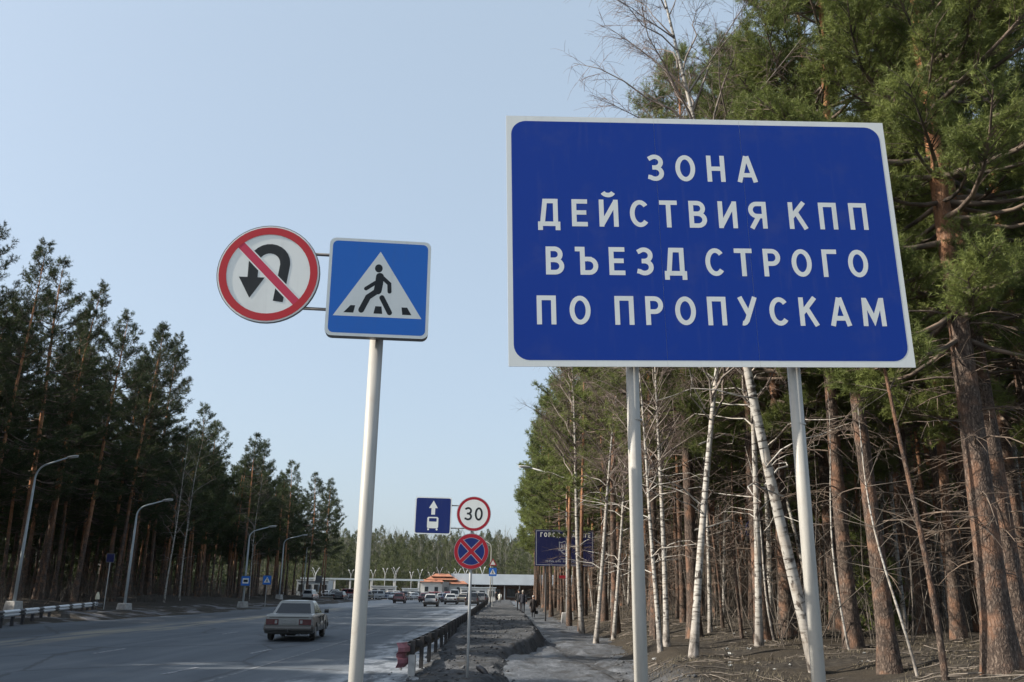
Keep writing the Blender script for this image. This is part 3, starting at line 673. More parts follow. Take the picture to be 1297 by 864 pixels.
def brushwood(name, n, fx, hmax, label, seed, thick=.008):
    T = Tubes(); rng = np.random.default_rng(seed)
    for _ in range(n):
        x, y = fx(rng); z = tz(x, y); H = rng.uniform(.3, 1) ** 1.5 * hmax; a = rng.uniform(0, 6.28); lean = rng.uniform(0, 1.1)
        s = np.linspace(0, 1, 4); P = np.array([x, y, z - .05]) + H * np.stack([math.cos(a) * lean * s ** 1.5, math.sin(a) * lean * s ** 1.5, s * (1 - .2 * lean * s)], 1)
        T.add(P, thick * (.6 + H * .4) * (1 - .7 * s), 3)
        for _ in range(3):
            u = rng.uniform(.3, 1); i0 = int(u * 2.99); b = P[i0]; d = unit(rng.normal(size=3) + [0, 0, .4]); l = rng.uniform(.15, .35) * H
            T.add(np.stack([b, b + d * l]), [thick * .6, thick * .25], 3)
    o = link(name, T.mesh(name, M['brush'])); tag(o, label, 'undergrowth', kind='stuff')
def in_right(rng):
    while True:
        y = rng.uniform(24, 120); x = rng.uniform(6, min(60, 8 + .75 * y))
        if x > 7.5 or y > 40: return x, y
brushwood('undergrowth', 3000, in_right, 3.4, 'bare brown brush under the trees of the right forest', 1, .011)
def leaning(name, n, label, seed):
    T = Tubes(); rng = np.random.default_rng(seed)
    for _ in range(n):
        x, y = in_right(rng)
        if y > 75: continue
        z = tz(x, y); H = rng.uniform(2.5, 9); a = rng.uniform(0, 6.28); l = rng.uniform(.02, .5) ** 1.5; s = np.linspace(0, 1, 6); w1 = rng.normal(0, .05, 2)
        P = np.array([x, y, z - .05]) + H * np.stack([math.cos(a) * l * s + w1[0] * np.sin(5 * s), math.sin(a) * l * s + w1[1] * np.sin(4 * s), s], 1); r = rng.uniform(.008, .022)
        T.add(P, r * (1 - .8 * s), 4)
        for _ in range(rng.integers(5, 12)):
            i0 = rng.integers(2, 6); d = unit(rng.normal(size=3) + [0, 0, .25]); q = rng.uniform(.4, 1.5)
            T.add(np.stack([P[i0], P[i0] + d * q * .5 + [0, 0, -.03], P[i0] + d * q + [0, 0, rng.uniform(-.2, .15)]]), [r * .5, r * .35, .002], 3)
    o = link(name, T.mesh(name, M['dead_wood'])); tag(o, label, 'undergrowth', kind='stuff')
leaning('tangle', 850, 'tangle of thin dead saplings and bare twigs between the right trunks', 9)
brushwood('left_undergrowth', 3600, lambda r: (r.uniform(-70, -33), r.uniform(40, 150)), 3.2, 'bare dark brush under the left pines', 2, .013)
def grass(name, n, fx, h, label, seed, m):
    rng = np.random.default_rng(seed); V = []
    xy = np.array([fx(rng) for _ in range(n)]); z = terrain(xy[:, 0], xy[:, 1]); b = np.column_stack([xy, z - .01])
    a = rng.uniform(0, 6.28, n); l = rng.uniform(.3, 1, n) * h; d = np.column_stack([np.cos(a), np.sin(a), 0 * a]); wd = np.column_stack([-np.sin(a), np.cos(a), 0 * a]) * .005
    tip = b + d * (l * rng.uniform(.3, 1.1, n))[:, None] + np.column_stack([0 * a, 0 * a, l * .7])
    V = np.stack([b - wd, b + wd, tip], 1).reshape(-1, 3)
    o = link(name, fast_mesh(name, V, np.arange(len(V)).reshape(-1, 3), m)); tag(o, label, 'grass', kind='stuff')
M['straw'] = mat('dry_grass', (.075, .062, .044), .9, (.2, .17, .115), 1)
def on_bank(rng):
    while True:
        y = rng.uniform(14, 70); x = rng.uniform(3.2, 13)
        if x > np.interp(y, PR_Y, PR_X) + .3 and vnoise(x, y, 1.4, 33) > -.12: return x, y
grass('dry_grass', 42000, on_bank, .16, 'flattened dry grass and needles on the bank right of the path', 3, M['straw'])
def clods(name, n, fx, rmin, rmax, label, seed, m):
    rng = np.random.default_rng(seed); V, F, o = [], [], 0
    base = np.array([(1,0,0),(-1,0,0),(0,1,0),(0,-1,0),(0,0,1),(0,0,-.4)], float); bf = np.array([(0,2,4),(2,1,4),(1,3,4),(3,0,4),(2,0,5),(1,2,5),(3,1,5),(0,3,5)])
    for _ in range(n):
        x, y = fx(rng); r = rmin + (rmax - rmin) * rng.random() ** 3; s = rng.uniform(.6, 1.3, (6, 1)) * np.array([1, 1, .7]) * r
        a = rng.uniform(0, 6.28); c, sn = math.cos(a), math.sin(a); q = base * s
        q = q @ np.array([[c, sn, 0], [-sn, c, 0], [0, 0, 1]]); V.append(q + [x, y, max(tz(x, y), -.02) + r * .15]); F.append(bf + o); o += 6
    ob = link(name, fast_mesh(name, np.concatenate(V), np.concatenate(F), m)); tag(ob, label, 'clods', kind='stuff')
M['clod'] = mat('dirty_snow_clod', (.025, .026, .028), .9, (.1, .103, .11), 2.5)
M['earth_clod'] = mat('earth_clod', (.035, .03, .026), .95, (.12, .1, .08), 2.5)
def on_verge(rng):
    while True:
        y = 18 + 40 * rng.random() ** 1.4; x = rng.uniform(-2.9, 4.0)
        if x < np.interp(y, PL_Y, PL_X) + .35 or x > np.interp(y, PR_Y, PR_X) - .5: return x, y
clods('snow_clods', 2300, on_verge, .012, .075, 'crumbs of dirty frozen snow on the strip beside the guard rail', 4, M['clod'])
clods('earth_clods', 4200, on_bank, .01, .06, 'crumbs of earth and cones on the bank', 5, M['earth_clod'])
def fallen(n, seed):
    T = Tubes(); rng = np.random.default_rng(seed)
    for _ in range(n):
        x, y = on_bank(rng); a = rng.uniform(0, 6.28); l = rng.uniform(.2, 1.3); s = np.linspace(-.5, .5, 4)
        X = x + s * l * math.cos(a); Y = y + s * l * math.sin(a); Z = terrain(X, Y) + .02
        T.add(np.stack([X, Y, Z + rng.uniform(0, .05, 4)], 1), np.full(4, rng.uniform(.005, .014)), 4)
    o = link('fallen_twigs', T.mesh('fallen_twigs', M['dead_wood'])); tag(o, 'fallen dead twigs lying on the bank', 'twigs', kind='stuff')
fallen(950, 6)

# ------------------------------------------------------------------ lettering (constant-width strokes)
def arc(cx, cy, rx, ry, a0, a1, n=14):
    t = np.radians(np.linspace(a0, a1, n)); return [(cx + rx * math.cos(a), cy + ry * math.sin(a)) for a in t]
TH = .082                                                # half stroke for cap height 1
def glyph(ch):
    a = TH; o = 1 - a
    G = {
     'О': (.70, [arc(.35, .5, .35 - a, .5 - a, 0, 360, 30)]), 'Н': (.64, [[(a, 0), (a, 1)], [(.64 - a, 0), (.64 - a, 1)], [(a, .5), (.64 - a, .5)]]),
     'А': (.74, [[(.085, 0), (.355, 1)], [(.655, 0), (.385, 1)], [(.16, .27), (.58, .27)]]),
     'З': (.60, [[(.07, .83)] + arc(.29, .715, .215, .205, 130, -90, 16) + [(.2, .51)], arc(.29, .295, .23, .215, 90, -132, 16) + [(.04, .155)]]),
     'Д': (.76, [[(0, a), (.76, a)], [(a, a), (a, -.15)], [(.76 - a, a), (.76 - a, -.15)], [(.15, a), (.24, o), (.62, o)], [(.62 - a * .2, a), (.62 - a * .2, 1)]]),
     'Е': (.54, [[(a, 0), (a, 1)], [(a, a), (.54, a)], [(a, .51), (.5, .51)], [(a, o), (.54, o)]]),
     'И': (.66, [[(a, 0), (a, 1)], [(.66 - a, 0), (.66 - a, 1)], [(a, .06), (.66 - a, .94)]]),
     'С': (.63, [arc(.35, .5, .35 - a, .5 - a, 42, 318, 24)]), 'Т': (.62, [[(0, o), (.62, o)], [(.31, 0), (.31, o)]]),
     'В': (.62, [[(a, 0), (a, 1)], [(a, o), (.3, o)] + arc(.3, .72, .19, .198, 90, -90, 12) + [(a, .52)], [(.3, .52)] + arc(.31, .3, .225, .218, 90, -90, 12) + [(a, a)]]),
     'Я': (.64, [[(.64 - a, 0), (.64 - a, 1)], [(.64 - a, o), (.32, o)] + arc(.3, .69, .215, .228, 90, 270, 12) + [(.64 - a, .462)], [(.36, .46), (.09, 0)]]),
     'К': (.64, [[(a, 0), (a, 1)], [(a, .42), (.56, 1)], [(.27, .6), (.585, 0)]]), 'П': (.64, [[(a, 0), (a, o), (.64 - a, o), (.64 - a, 0)]]),
     'Ъ': (.78, [[(0, o), (.25, o), (.25, a)], [(.25, .56), (.48, .56)] + arc(.48, .32, .215, .238, 90, -90, 12) + [(.17, a)]]),
     'Р': (.60, [[(a, 0), (a, 1)], [(a, o), (.3, o)] + arc(.31, .69, .205, .228, 90, -90, 12) + [(a, .462)]]), 'Г': (.52, [[(a, 0), (a, o), (.52, o)]]),
     'У': (.68, [[(.085, 1), (.37, .36)], [(.6, 1), (.29, .17)] + arc(.17, .2, .11, .12, -20, -110, 6)]), 'М': (.80, [[(a, 0), (a + .02, 1)], [(.8 - a, 0), (.78 - a, 1)], [(a + .03, .95), (.4, .22), (.77 - a, .95)]]),
     'Л': (.68, [[(.085, 0), (.16, o), (.68 - a, o), (.68 - a, 0)]]), '3': (.60, [[(.07, .83)] + arc(.29, .715, .215, .205, 130, -90, 16) + [(.2, .51)], arc(.29, .295, .23, .215, 90, -132, 16) + [(.04, .155)]]),
     '0': (.62, [arc(.31, .5, .31 - a, .5 - a, 0, 360, 30)])}
    if ch == 'Й':
        wd, st = G['И']; return wd, st + [arc(.33, 1.34, .2, .17, 205, 335, 10)]
    return G[ch]
def stroke(mb, pts, hw, y, X):
    """flat mitred strip; X maps (u,v) -> (x,z); lies on plane y"""
    pts = [p for i, p in enumerate(pts) if i == 0 or math.hypot(p[0] - pts[i - 1][0], p[1] - pts[i - 1][1]) > 1e-4]
    P = np.array(pts, float); k = len(P); closed = np.linalg.norm(P[0] - P[-1]) < 1e-6 and k > 3
    d = np.diff(P, axis=0); d /= np.linalg.norm(d, axis=1)[:, None] + 1e-12
    nrm = np.zeros((k, 2)); sc = np.ones(k)
    for i in range(k):
        d0 = d[i - 1] if i > 0 else (d[-1] if closed else d[0]); d1 = d[i] if i < k - 1 else (d[0] if closed else d[-1])
        n = np.array([-(d0 + d1)[1], (d0 + d1)[0]]); n /= np.linalg.norm(n) + 1e-12
        c = max(.35, n @ np.array([-d1[1], d1[0]])); nrm[i] = n; sc[i] = 1 / c
    A = P + nrm * (hw * sc)[:, None]; Bp = P - nrm * (hw * sc)[:, None]
    V = [(*X(p), y) for p in A] + [(*X(p), y) for p in Bp]; V = [(v[0], v[2], v[1]) for v in V]
    mb.add(V, [(i + k, i + 1 + k, i + 1, i) for i in range(k - 1)])
def write(mb, text, x0, x1, base, h, y, hw=TH):
    """caps text fitted between x0 and x1 on plane y"""
    gl = [glyph(c) if c != ' ' else None for c in text]
    wsum = sum(g[0] * h for g in gl if g); gap = (x1 - x0 - wsum) / max(1, sum(1 if c != ' ' else .0 for c in text) - 1)
    x = x0; c = 0
    for g in gl:
        if g is None: x += gap; continue
        for s in g[1]:
            stroke(mb, s, hw, y - .00006 * (c % 6), lambda p, x=x: (x + p[0] * h, base + p[1] * h)); c += 1
        x += g[0] * h + gap
def poly(mb, pts, y):
    mb.add([(p[0], y, p[1]) for p in pts], [tuple(range(len(pts)))])
def rrect(w_, h_, r, n=6):
    P = []
    for cx, cz, a in ((w_/2 - r, h_/2 - r, 0), (-w_/2 + r, h_/2 - r, 90), (-w_/2 + r, -h_/2 + r, 180), (w_/2 - r, -h_/2 + r, 270)):
        P += arc(cx, cz, r, r, a, a + 90, n)
    return P
def circ(r, n=48): return [(r * math.cos(t), r * math.sin(t)) for t in np.linspace(0, 2 * math.pi, n, endpoint=False)]
def ring(mb, r1, r0, y, n=48):
    a = np.linspace(0, 2 * math.pi, n, endpoint=False)
    V = [(r1 * math.cos(t), y, r1 * math.sin(t)) for t in a] + [(r0 * math.cos(t), y, r0 * math.sin(t)) for t in a]
    mb.add(V, [(i, (i + 1) % n, (i + 1) % n + n, i + n) for i in range(n)])
def pr(name, parent, m, fn):
    mb = MB(); fn(mb); mb.V = [v * np.array([1, .3, 1]) for v in mb.V]; return mb.build(name, M[m], parent)
def pivot(o, yaw, pitch, roll, loc):
    Rz = Matrix.Rotation(yaw, 4, 'Z'); Rx = Matrix.Rotation(pitch, 4, 'X'); Ry = Matrix.Rotation(roll, 4, 'Y')
    return Matrix.Translation(loc) @ Rz @ Rx @ Ry
def post(name, x, y, ztop, r, m, parent, base=(0, 0, 0), lean=(0, 0), z0=None, n=20):
    """post in world coordinates, stored relative to its thing's base"""
    zb = (tz(x, y) if z0 is None else z0) - .3
    P = [(x - base[0], y - base[1], zb - base[2]), (x - base[0] + lean[0] * .5, y - base[1] + lean[1] * .5, (zb + ztop) / 2 - base[2]), (x - base[0] + lean[0], y - base[1] + lean[1], ztop - base[2])]
    return MB().tube(P, r, n).build(name, M[m], parent, True)

# ------------------------------------------------------------------ the large blue board
def big_board():
    C = Vector((1.4499, 6.0274, 4.5342)); b = (1.45, 6.07, tz(1.45, 6.07))
    t = thing('road_sign', 'largest blue board with four lines of white capital letters on two pale posts', 'road sign', b)
    rot = pivot(None, .0537, .0166, -.0272, C - Vector(b))
    face = bpy.data.objects.new('board', None)
    # three sheets butted side by side; the middle one carries the others' print
    sheets = []
    for i, (a, c) in enumerate(((-1.5, -.3463), (-.345, .3335), (.3348, 1.5))):
        mb = MB(); mb.box(((a + c) / 2, .004, 0), (c - a, .008, 2.0))
        for z in (-.96, .96): mb.box(((a + c) / 2, .02, z), (c - a - .01, .024, .03))
        o = mb.build('panel', M['white'], t); o.matrix_local = rot; sheets.append(o)
        bl = MB(); r = .115; x0, x1 = max(a, -1.462), min(c, 1.458); zt, zb = .957, -.953
        P = [(x0, zb), (x1, zb), (x1, zt), (x0, zt)]
        if i == 0: P = [(x1, zb), (x1, zt)] + arc(x0 + r, zt - r, r, r, 90, 180, 8) + arc(x0 + r, zb + r, r, r, 180, 270, 8)
        if i == 2: P = [(x0, zt), (x0, zb)] + arc(x1 - r, zb + r, r, r, 270, 360, 8) + arc(x1 - r, zt - r, r, r, 0, 90, 8)
        poly(bl, P, -.0008); bl.build('blue_field', M['blue'], o)
    mid = sheets[1]
    for words_ in ((('ЗОНА', -.42, .447, .466),), (('ДЕЙСТВИЯ', -1.268, .488, .083), ('КПП', .66, 1.277, .083)), (('ВЪЕЗД', -1.216, -.16, -.302), ('СТРОГО', -.015, 1.237, -.302)), (('ПО', -1.29, -.895, -.686), ('ПРОПУСКАМ', -.716, 1.322, -.686))):
        for s, x0, x1, zb in words_:
            gap = (x1 - x0 - .221 * sum(glyph(c)[0] for c in s)) / (len(s) - 1); x = x0
            for c in s:
                mb = MB(); w_ = glyph(c)[0] * .221; write(mb, c, x, x + w_, zb, .221, -.0014); mb.build('letter', M['white'], mid); x += w_ + gap
    for zz in (-.72, 0, .72):
        mb = MB(); mb.box((0, .05, zz), (2.85, .04, .06)); o = mb.build('back_rail', M['plate_back'], t); o.matrix_local = rot
    for x, lean in ((.90, -.02), (2.10, -.01)):
        y = 6.0274 + (x - 1.45) * .0537 + .125
        o = post('post', x, y, 5.2, .047, 'pole_white', t, b, (lean, 0), z0=tz(x, y))
        for z in (3.15,):
            MB().tube([(x - b[0], y - b[1], z - b[2] - .006), (x - b[0], y - b[1], z - b[2] + .006)], .0492, 20).build('weld_seam', M['pole_white'], o)
        for zz in (3.86, 4.55, 5.1): MB().box((x - b[0], y - b[1] - .045, zz - b[2]), (.13, .03, .05)).build('clamp', M['plate_back'], t)
big_board()

# ------------------------------------------------------------------ near crossing and no-U-turn signs on one post
def walker(mb, y, s=.7):
    def X(u, v): return ((u - .5) * s, (.5 - v) * s)
    def st(pts, w_, dy=0):
        P = [X(*p) for p in pts]; stroke(mb, P, w_ * s / 2, y - dy, lambda p: p)
        for e in (P[0], P[-1]): poly(mb, [(e[0] + a, e[1] + c) for a, c in circ(w_ * s / 2, 14)], y - dy - .0001)
    poly(mb, [(X(.49, .30)[0] + .9 * a, X(.49, .30)[1] + c) for a, c in circ(.042 * s, 24)], y)
    st([(.505, .385), (.50, .46), (.49, .53)], .078); st([(.465, .45), (.375, .515)], .038, .0003)
    st([(.52, .385), (.60, .455), (.606, .535)], .04, .0006); st([(.485, .535), (.40, .60), (.34, .735)], .056, .0009); st([(.535, .60), (.615, .75)], .05, .0012)
ZEBRA = ([(.17, .765), (.265, .765), (.28, .69), (.235, .69)], [(.46, .765), (.545, .765), (.535, .69), (.475, .69)], [(.74, .765), (.83, .765), (.785, .69), (.73, .69)])
def plate_square(parent, rot, s=.7, m='blue_light', depth=.03, rw=.02, rc=.045):
    o = MB().prism(rrect(s, s, rc), 0, depth).build('sign_plate', M['plate_back'], parent); o.matrix_local = rot
    f = MB(); poly(f, rrect(s, s, rc), -.0006); f.build('white_border', M['white'], o)
    f = MB(); poly(f, rrect(s - 2 * rw, s - 2 * rw, rc * .8), -.0012); f.build('blue_field', M[m], o); return o
def plate_round(parent, rot, r=.35, depth=.02):
    o = MB().prism(circ(r), 0, depth).build('sign_plate', M['plate_back'], parent); o.matrix_local = rot; return o
def near_post():
    x, y = -.945, 5.775; b = (x, y, tz(x, y))
    t = thing('road_sign', 'pedestrian crossing and no U-turn signs side by side on the tall pale near post', 'road sign', b)
    post('post', x, y, 4.02, .047, 'pole_white', t, b, (-.0, 0))
    A = pivot(None, .1217, .0494, -.0072, Vector((-.9257, 5.6181, 3.9496)) - Vector(b)); sq = plate_square(t, A, .7, 'blue_light', .085, .021, .045)
    s = .7; X = lambda u, v: ((u - .5) * s, (.5 - v) * s)
    pr('white_triangle', sq, 'white', lambda mb: poly(mb, [X(.5, .125), X(.93, .80), X(.07, .80)][::-1], -.006))
    pr('walking_figure', sq, 'black', lambda mb: walker(mb, -.008))
    for q in ZEBRA: pr('zebra_bar', sq, 'black', lambda mb: poly(mb, [X(*p) for p in q], -.008))
    B = pivot(None, .0441, .0448, -.0486, Vector((-1.678, 5.5509, 4.0162)) - Vector(b)); rd = plate_round(t, B)
    pr('white_face', rd, 'white', lambda mb: poly(mb, circ(.345), -.002)); pr('red_ring', rd, 'red', lambda mb: ring(mb, .335, .284, -.013))
    def ut(mb):
        w_ = .034; P = [(.052, -.205), (.118, .04)] ; stem = [(.083, -.205), (.108, .02)]
        pts = [(.07, -.2), (.112, .06)] + arc(.005, .075, .107, .105, 0, 180, 14) + [(-.102, .06), (-.106, -.03)]
        stroke(mb, pts, w_, -.006, lambda p: p); poly(mb, [(-.198, -.018), (-.023, -.028), (-.122, -.17)][::-1], -.0063)
    pr('u_turn_arrow', rd, 'black', ut)
    d0 = [(-.188, .208), (.188, -.203)]; d1 = [(-.2, .221), (.201, -.216)]
    pr('slash_border', rd, 'white', lambda mb: stroke(mb, d0, .036, -.008, lambda p: p)); pr('slash', rd, 'red_slash', lambda mb: stroke(mb, d1, .0275, -.010, lambda p: p))
    for z, x0, x1 in ((4.185, -1.55, -.75), (3.785, -1.52, -.75)):
        MB().tube([(x0 - x, -.19, z - b[2]), (x1 - x, -.10, z - b[2])], .011, 10).build('bracket', M['steel_dark'], t, True)
    for z in (3.72, 3.96): MB().box((0, -.04, z - b[2]), (.12, .05, .035)).build('clamp', M['plate_back'], t)
near_post()

# ------------------------------------------------------------------ mid-distance post: bus lane, 30, no stopping
def mid_post():
    x, y = -.85, 19.78; b = (x, y, tz(x, y))
    t = thing('road_sign', 'speed limit 30, no stopping and bus lane signs on one thin grey post', 'road sign', b)
    post('post', x, y, 3.95, .032, 'galv', t, b, (.02, 0), n=14)
    def at(X, Z, yaw=0, roll=.012): return pivot(None, yaw, .0, roll, (X - x, -.06, Z - b[2]))
    r3 = plate_round(t, at(-.80, 3.612), .385); pr('white_face', r3, 'white', lambda mb: poly(mb, circ(.38), -.002)); pr('red_ring', r3, 'red_dark', lambda mb: ring(mb, .376, .318, -.004))
    pr('number', r3, 'black', lambda mb: write(mb, '30', -.215, .205, -.15, .30, -.006, .07))
    ns = plate_round(t, at(-.835, 2.79), .39); pr('white_rim', ns, 'grey_print', lambda mb: poly(mb, circ(.385), -.002)); pr('red_ring', ns, 'red_dark', lambda mb: ring(mb, .379, .30, -.004))
    pr('blue_field', ns, 'blue_navy', lambda mb: poly(mb, circ(.291), -.004))
    for k, (a, c) in enumerate((((-.22, .22), (.22, -.22)), ((-.22, -.22), (.22, .22)))):
        pr('cross_border', ns, 'grey_print', lambda mb: stroke(mb, [a, c], .05, -.006 - .0006 * k, lambda p: p)); pr('cross_bar', ns, 'red_dark', lambda mb: stroke(mb, [a, c], .038, -.009 - .0006 * k, lambda p: p))
    bl = plate_square(t, at(-1.715, 3.56), .82, 'blue_navy', .025, .022, .05)
    def busfn(mb):
        poly(mb, [(-.10, .165), (.10, .165), (0, .335)], -.006); poly(mb, [(-.042, .165 + .001), (-.042, .02), (.042, .02), (.042, .166)], -.0063)
        ro = rrect(.25, .25, .035); poly(mb, [(p[0], p[1] - .155) for p in ro], -.006)
        for sx in (-1, 1): poly(mb, [(sx * .095 + a, -.305 + c) for a, c in circ(.022, 12)], -.006)
    pr('bus_symbol', bl, 'white', busfn); pr('bus_window', bl, 'blue_navy', lambda mb: poly(mb, [(p[0], p[1] - .095) for p in rrect(.17, .075, .012)], -.008))
    for z in (3.79, 3.29): MB().tube([(-1.31 - x, -.03, z - b[2]), (-.6 - x, -.03, z - b[2])], .013, 8).build('bracket', M['steel_dark'], t, True)
mid_post()

# ------------------------------------------------------------------ dark city billboard among the birches
def emblem(mb, y):
    sh = [(-.36, .40), (-.2, .36), (0, .46), (.2, .36), (.36, .40), (.34, .02), (.2, -.28), (0, -.44), (-.2, -.28), (-.34, .02), (-.36, .40)]
    stroke(mb, sh, .025, y, lambda p: p); inn = [(p[0] * .62, p[1] * .6 + .02) for p in sh[:-1]]
    poly(mb, [(-.2, .26), (-.08, .1), (-.14, -.06), (-.24, .05)], y); poly(mb, [(.2, .26), (.24, .05), (.14, -.06), (.08, .1)], y - .0005)
    poly(mb, [(0, .3), (.07, .1), (0, -.12), (-.07, .1)], y - .001); stroke(mb, [(-.42, -.12), (-.2, -.2), (0, -.1), (.2, -.2), (.42, -.12)], .04, y - .0015, lambda p: p)
    stroke(mb, [(-.14, -.28), (0, -.42), (.14, -.28)], .03, y - .002, lambda p: p)
def city_board():
    cx, cy, cz = 3.9, 62, 4.92; b = (cx, cy, tz(cx, cy)); t = thing('billboard', 'dark navy city billboard with a pale border and emblem, partly behind leaning birches', 'billboard', b)
    rot = pivot(None, 0, 0, .0, (0, 0, cz - b[2]))
    o = MB().box((0, .04, 0), (4.1, .08, 2.5)).build('panel', M['blue_city'], t); o.matrix_local = rot
    def fr(mb):
        P = [(-1.97, -1.16), (1.97, -1.16), (1.97, 1.16), (-1.97, 1.16), (-1.97, -1.16)]
        stroke(mb, P, .022, -.004, lambda p: p)
    pr('border_line', o, 'grey_print', fr)
    def tx(mb):
        write(mb, 'ГОРОД', -1.68, -.30, .74, .30, -.004, .1)
        for s, x0 in (('О', -.10), ('В', .30), ('А', .55), ('О', .98), ('С', 1.22), ('Г', 1.46), ('Е', 1.66)): write(mb, s, x0, x0 + .2, .74, .30, -.004, .1)
    pr('heading', o, 'white', tx)
    pr('emblem', o, 'grey_print', lambda mb: [emblem_s(mb)] if False else emblem(mb, -.004))
    def small(mb):                                       # a line of print too small to read in the photo
        r = random.Random(3); x = -1.28
        while x < 1.5:
            w_ = r.uniform(.05, .09); stroke(mb, [(x, -.98 + r.uniform(-.01, .01)), (x, -.84)], .018, -.004, lambda p: p)
            stroke(mb, [(x, -.97 + r.choice((0, .05, .1))), (x + w_, -.97 + r.choice((0, .05, .1)))], .014, -.0046, lambda p: p); x += w_ + (.05 if r.random() > .2 else .16)
    pr('small_print', o, 'grey_print', small)
    for dx in (-1.3, 1.3): post('post', cx + dx, cy + .2, 6.0, .06, 'steel_dark', t, b, n=10)
    MB().box((-.05, .02, 2.95 - b[2]), (.62, .03, .22)).build('red_notice', M['red_dark'], t)
city_board()

# ------------------------------------------------------------------ guard rails
def w_profile(h=.31, d=.08):
    if h > .35: return [(o * (1 if h < .4 else 1.5), z * h / .31) for o, z in w_profile()]
    P = [(0, -h/2), (.02, -h/2 + .02), (d, -h/2 + .06), (d, -h/2 + .11), (.012, -.018), (.012, .018), (d, h/2 - .11), (d, h/2 - .06), (.02, h/2 - .02), (0, h/2)]
    back = [(p[0] - .006, p[1]) for p in P[::-1]]; return P + back
def beam(path, z, side, m, parent, b, name='beam', h=.31):
    """path: (x,y) points; profile bulges towards side*normal"""
    mb = MB(); rings = []; P = np.array(path, float); T = np.gradient(P, axis=0); T /= np.linalg.norm(T, axis=1)[:, None]
    for (x, y), (tx_, ty) in zip(P, T):
        n = np.array([-ty, tx_]) * side
        rings.append([(x + n[0] * o - b[0], y + n[1] * o - b[1], z + h_ - b[2]) for o, h_ in w_profile(h)])
    mb.loft(rings); return mb.build(name, m, parent)
def right_rail():
    b = (-2.4, 22, 0); t = thing('guard_rail', 'long grimy dark guard rail with a faded pink end between road and verge', 'guard rail', b)
    rx_ = lambda y: float(np.interp(y, RAIL_Y, RAIL_X))
    for y0 in list(np.arange(21.9, 62, 4)) + [62, 74, 88, 104, 122]:
        y1 = {62: 74, 74: 88, 88: 104, 104: 122, 122: 141}.get(float(y0), y0 + 4.06)
        beam([(rx_(y), y) for y in np.linspace(y0, y1, 3)], .55 + .0015 * (int(y0) % 2), 1, M['rail_dark'], t, b, h=.36)
    beam([(-2.415, 21.92), (-2.43, 21.65), (-2.49, 21.5), (-2.60, 21.44)], .47, 1, M['rail_pink'], t, b, 'end_beam', .56)
    k = 0; y = 21.8
    while y < 140:
        x = rx_(y) + .17; o = MB().box((x - b[0], y - b[1], .3), (.10, .12, .96)).build('post', M['rail_dark'], t)
        MB().box((x - b[0] - .10, y - b[1], .62), (.115, .16, .17)).build('spacer', M['rail_dark'], o); y += 2.0 if y < 70 else 4.0
    MB().box((x * 0 + .16, -.35, .22), (.16, .2, .5)).build('concrete_foot', M['concrete'], t)
right_rail()
def left_rail():
    P0, P1 = np.array((-20.5, 33.0)), np.array((-29.6, 65.0)); L = np.linalg.norm(P1 - P0); d = (P1 - P0) / L; b = (*P0, 0)
    t = thing('guard_rail', 'black and white striped guard rail in front of the left forest', 'guard rail', b)
    s = 0; k = 0
    while s < L - .3:
        l = 2.9 if k % 2 == 0 else 1.1; a, c = P0 + d * s, P0 + d * min(s + l - .004, L)
        z = .62 + .0 * k; beam([a, (a + c) / 2, c], z, -1, M['rail_white' if k % 2 == 0 else 'rail_black'], t, b, 'beam'); s += l; k += 1
    beam([P1, P1 + d * .8, P1 + d * 2.2 + (0, 0)], .5, -1, M['rail_black'], t, b, 'end_beam')
    for q in np.arange(.5, L, 2.0):
        p = P0 + d * q + np.array([-d[1], d[0]]) * .14; MB().box((p[0] - b[0], p[1] - b[1], .28), (.12, .12, .95)).build('post', M['rail_black'], t)
left_rail()

# ------------------------------------------------------------------ street lamps
def street_lamp(label, H, arm, loc, rz, m='pole_blue', block=True, group=None):
    t = thing('street_lamp', label, 'street lamp', loc, rz, group)
    up = np.linspace(0, 1, 8); P = [(0, 0, -.2), (0, 0, H * .45), (0, 0, H * .8)] + [(arm * .45 * (1 - math.cos(a)), 0, H * .86 + H * .10 * math.sin(a)) for a in np.linspace(0, 1.25, 7)] + [(arm, 0, H)]
    r = [.11, .095, .08] + [.06] * 7 + [.045]; MB().tube(P, r, 12).build('pole', M[m], t, True)
    rings = [[(arm - .12 + x, w_ * c, H + .02 + h * s_ + .10 * x) for c, s_ in circ(1, 10)] for x, w_, h in ((0, .05, .04), (.15, .11, .07), (.5, .15, .08), (.78, .12, .06), (.9, .04, .03))]
    hd = MB().loft(rings).build('lamp_head', M['galv'], t, True)
    MB().loft([[(arm + .1 + x, w_ * c, H - .045 + .03 * s_ + .10 * x) for c, s_ in circ(1, 10)] for x, w_ in ((0, .05), (.2, .1), (.5, .1), (.66, .04))]).build('lens', M['lens'], hd, True)
    if block: MB().loft([[(x * s_, y * s_, z) for x, y in ((-1, -1), (1, -1), (1, 1), (-1, 1))] for z, s_ in ((-.3, .45), (.55, .36), (.6, .33))]).build('concrete_base', M['concrete'], t)
    return t
M['lens'] = mat('lamp_lens', (.55, .57, .58), .2)
for lab, x, y, H, arm in (('nearest left street lamp, behind the striped guard rail', -33.0, 60.3, 10.4, 2.4), ('second left street lamp on a pale block where the striped rail has ended', -29.0, 68.3, 8.3, 2.2), ('third left street lamp, carrying a blue bus stop sign low on its pole', -26.6, 90.5, 7.9, 2.1), ('fourth left street lamp, beyond the bus stop', -32.8, 129, 9.3, 2.8), ('farthest left street lamp at the end of the pine row', -37.8, 166, 10.2, 2.2)):
    street_lamp(lab, H - tz(x, y), arm, (x, y, tz(x, y)), rad(-12))
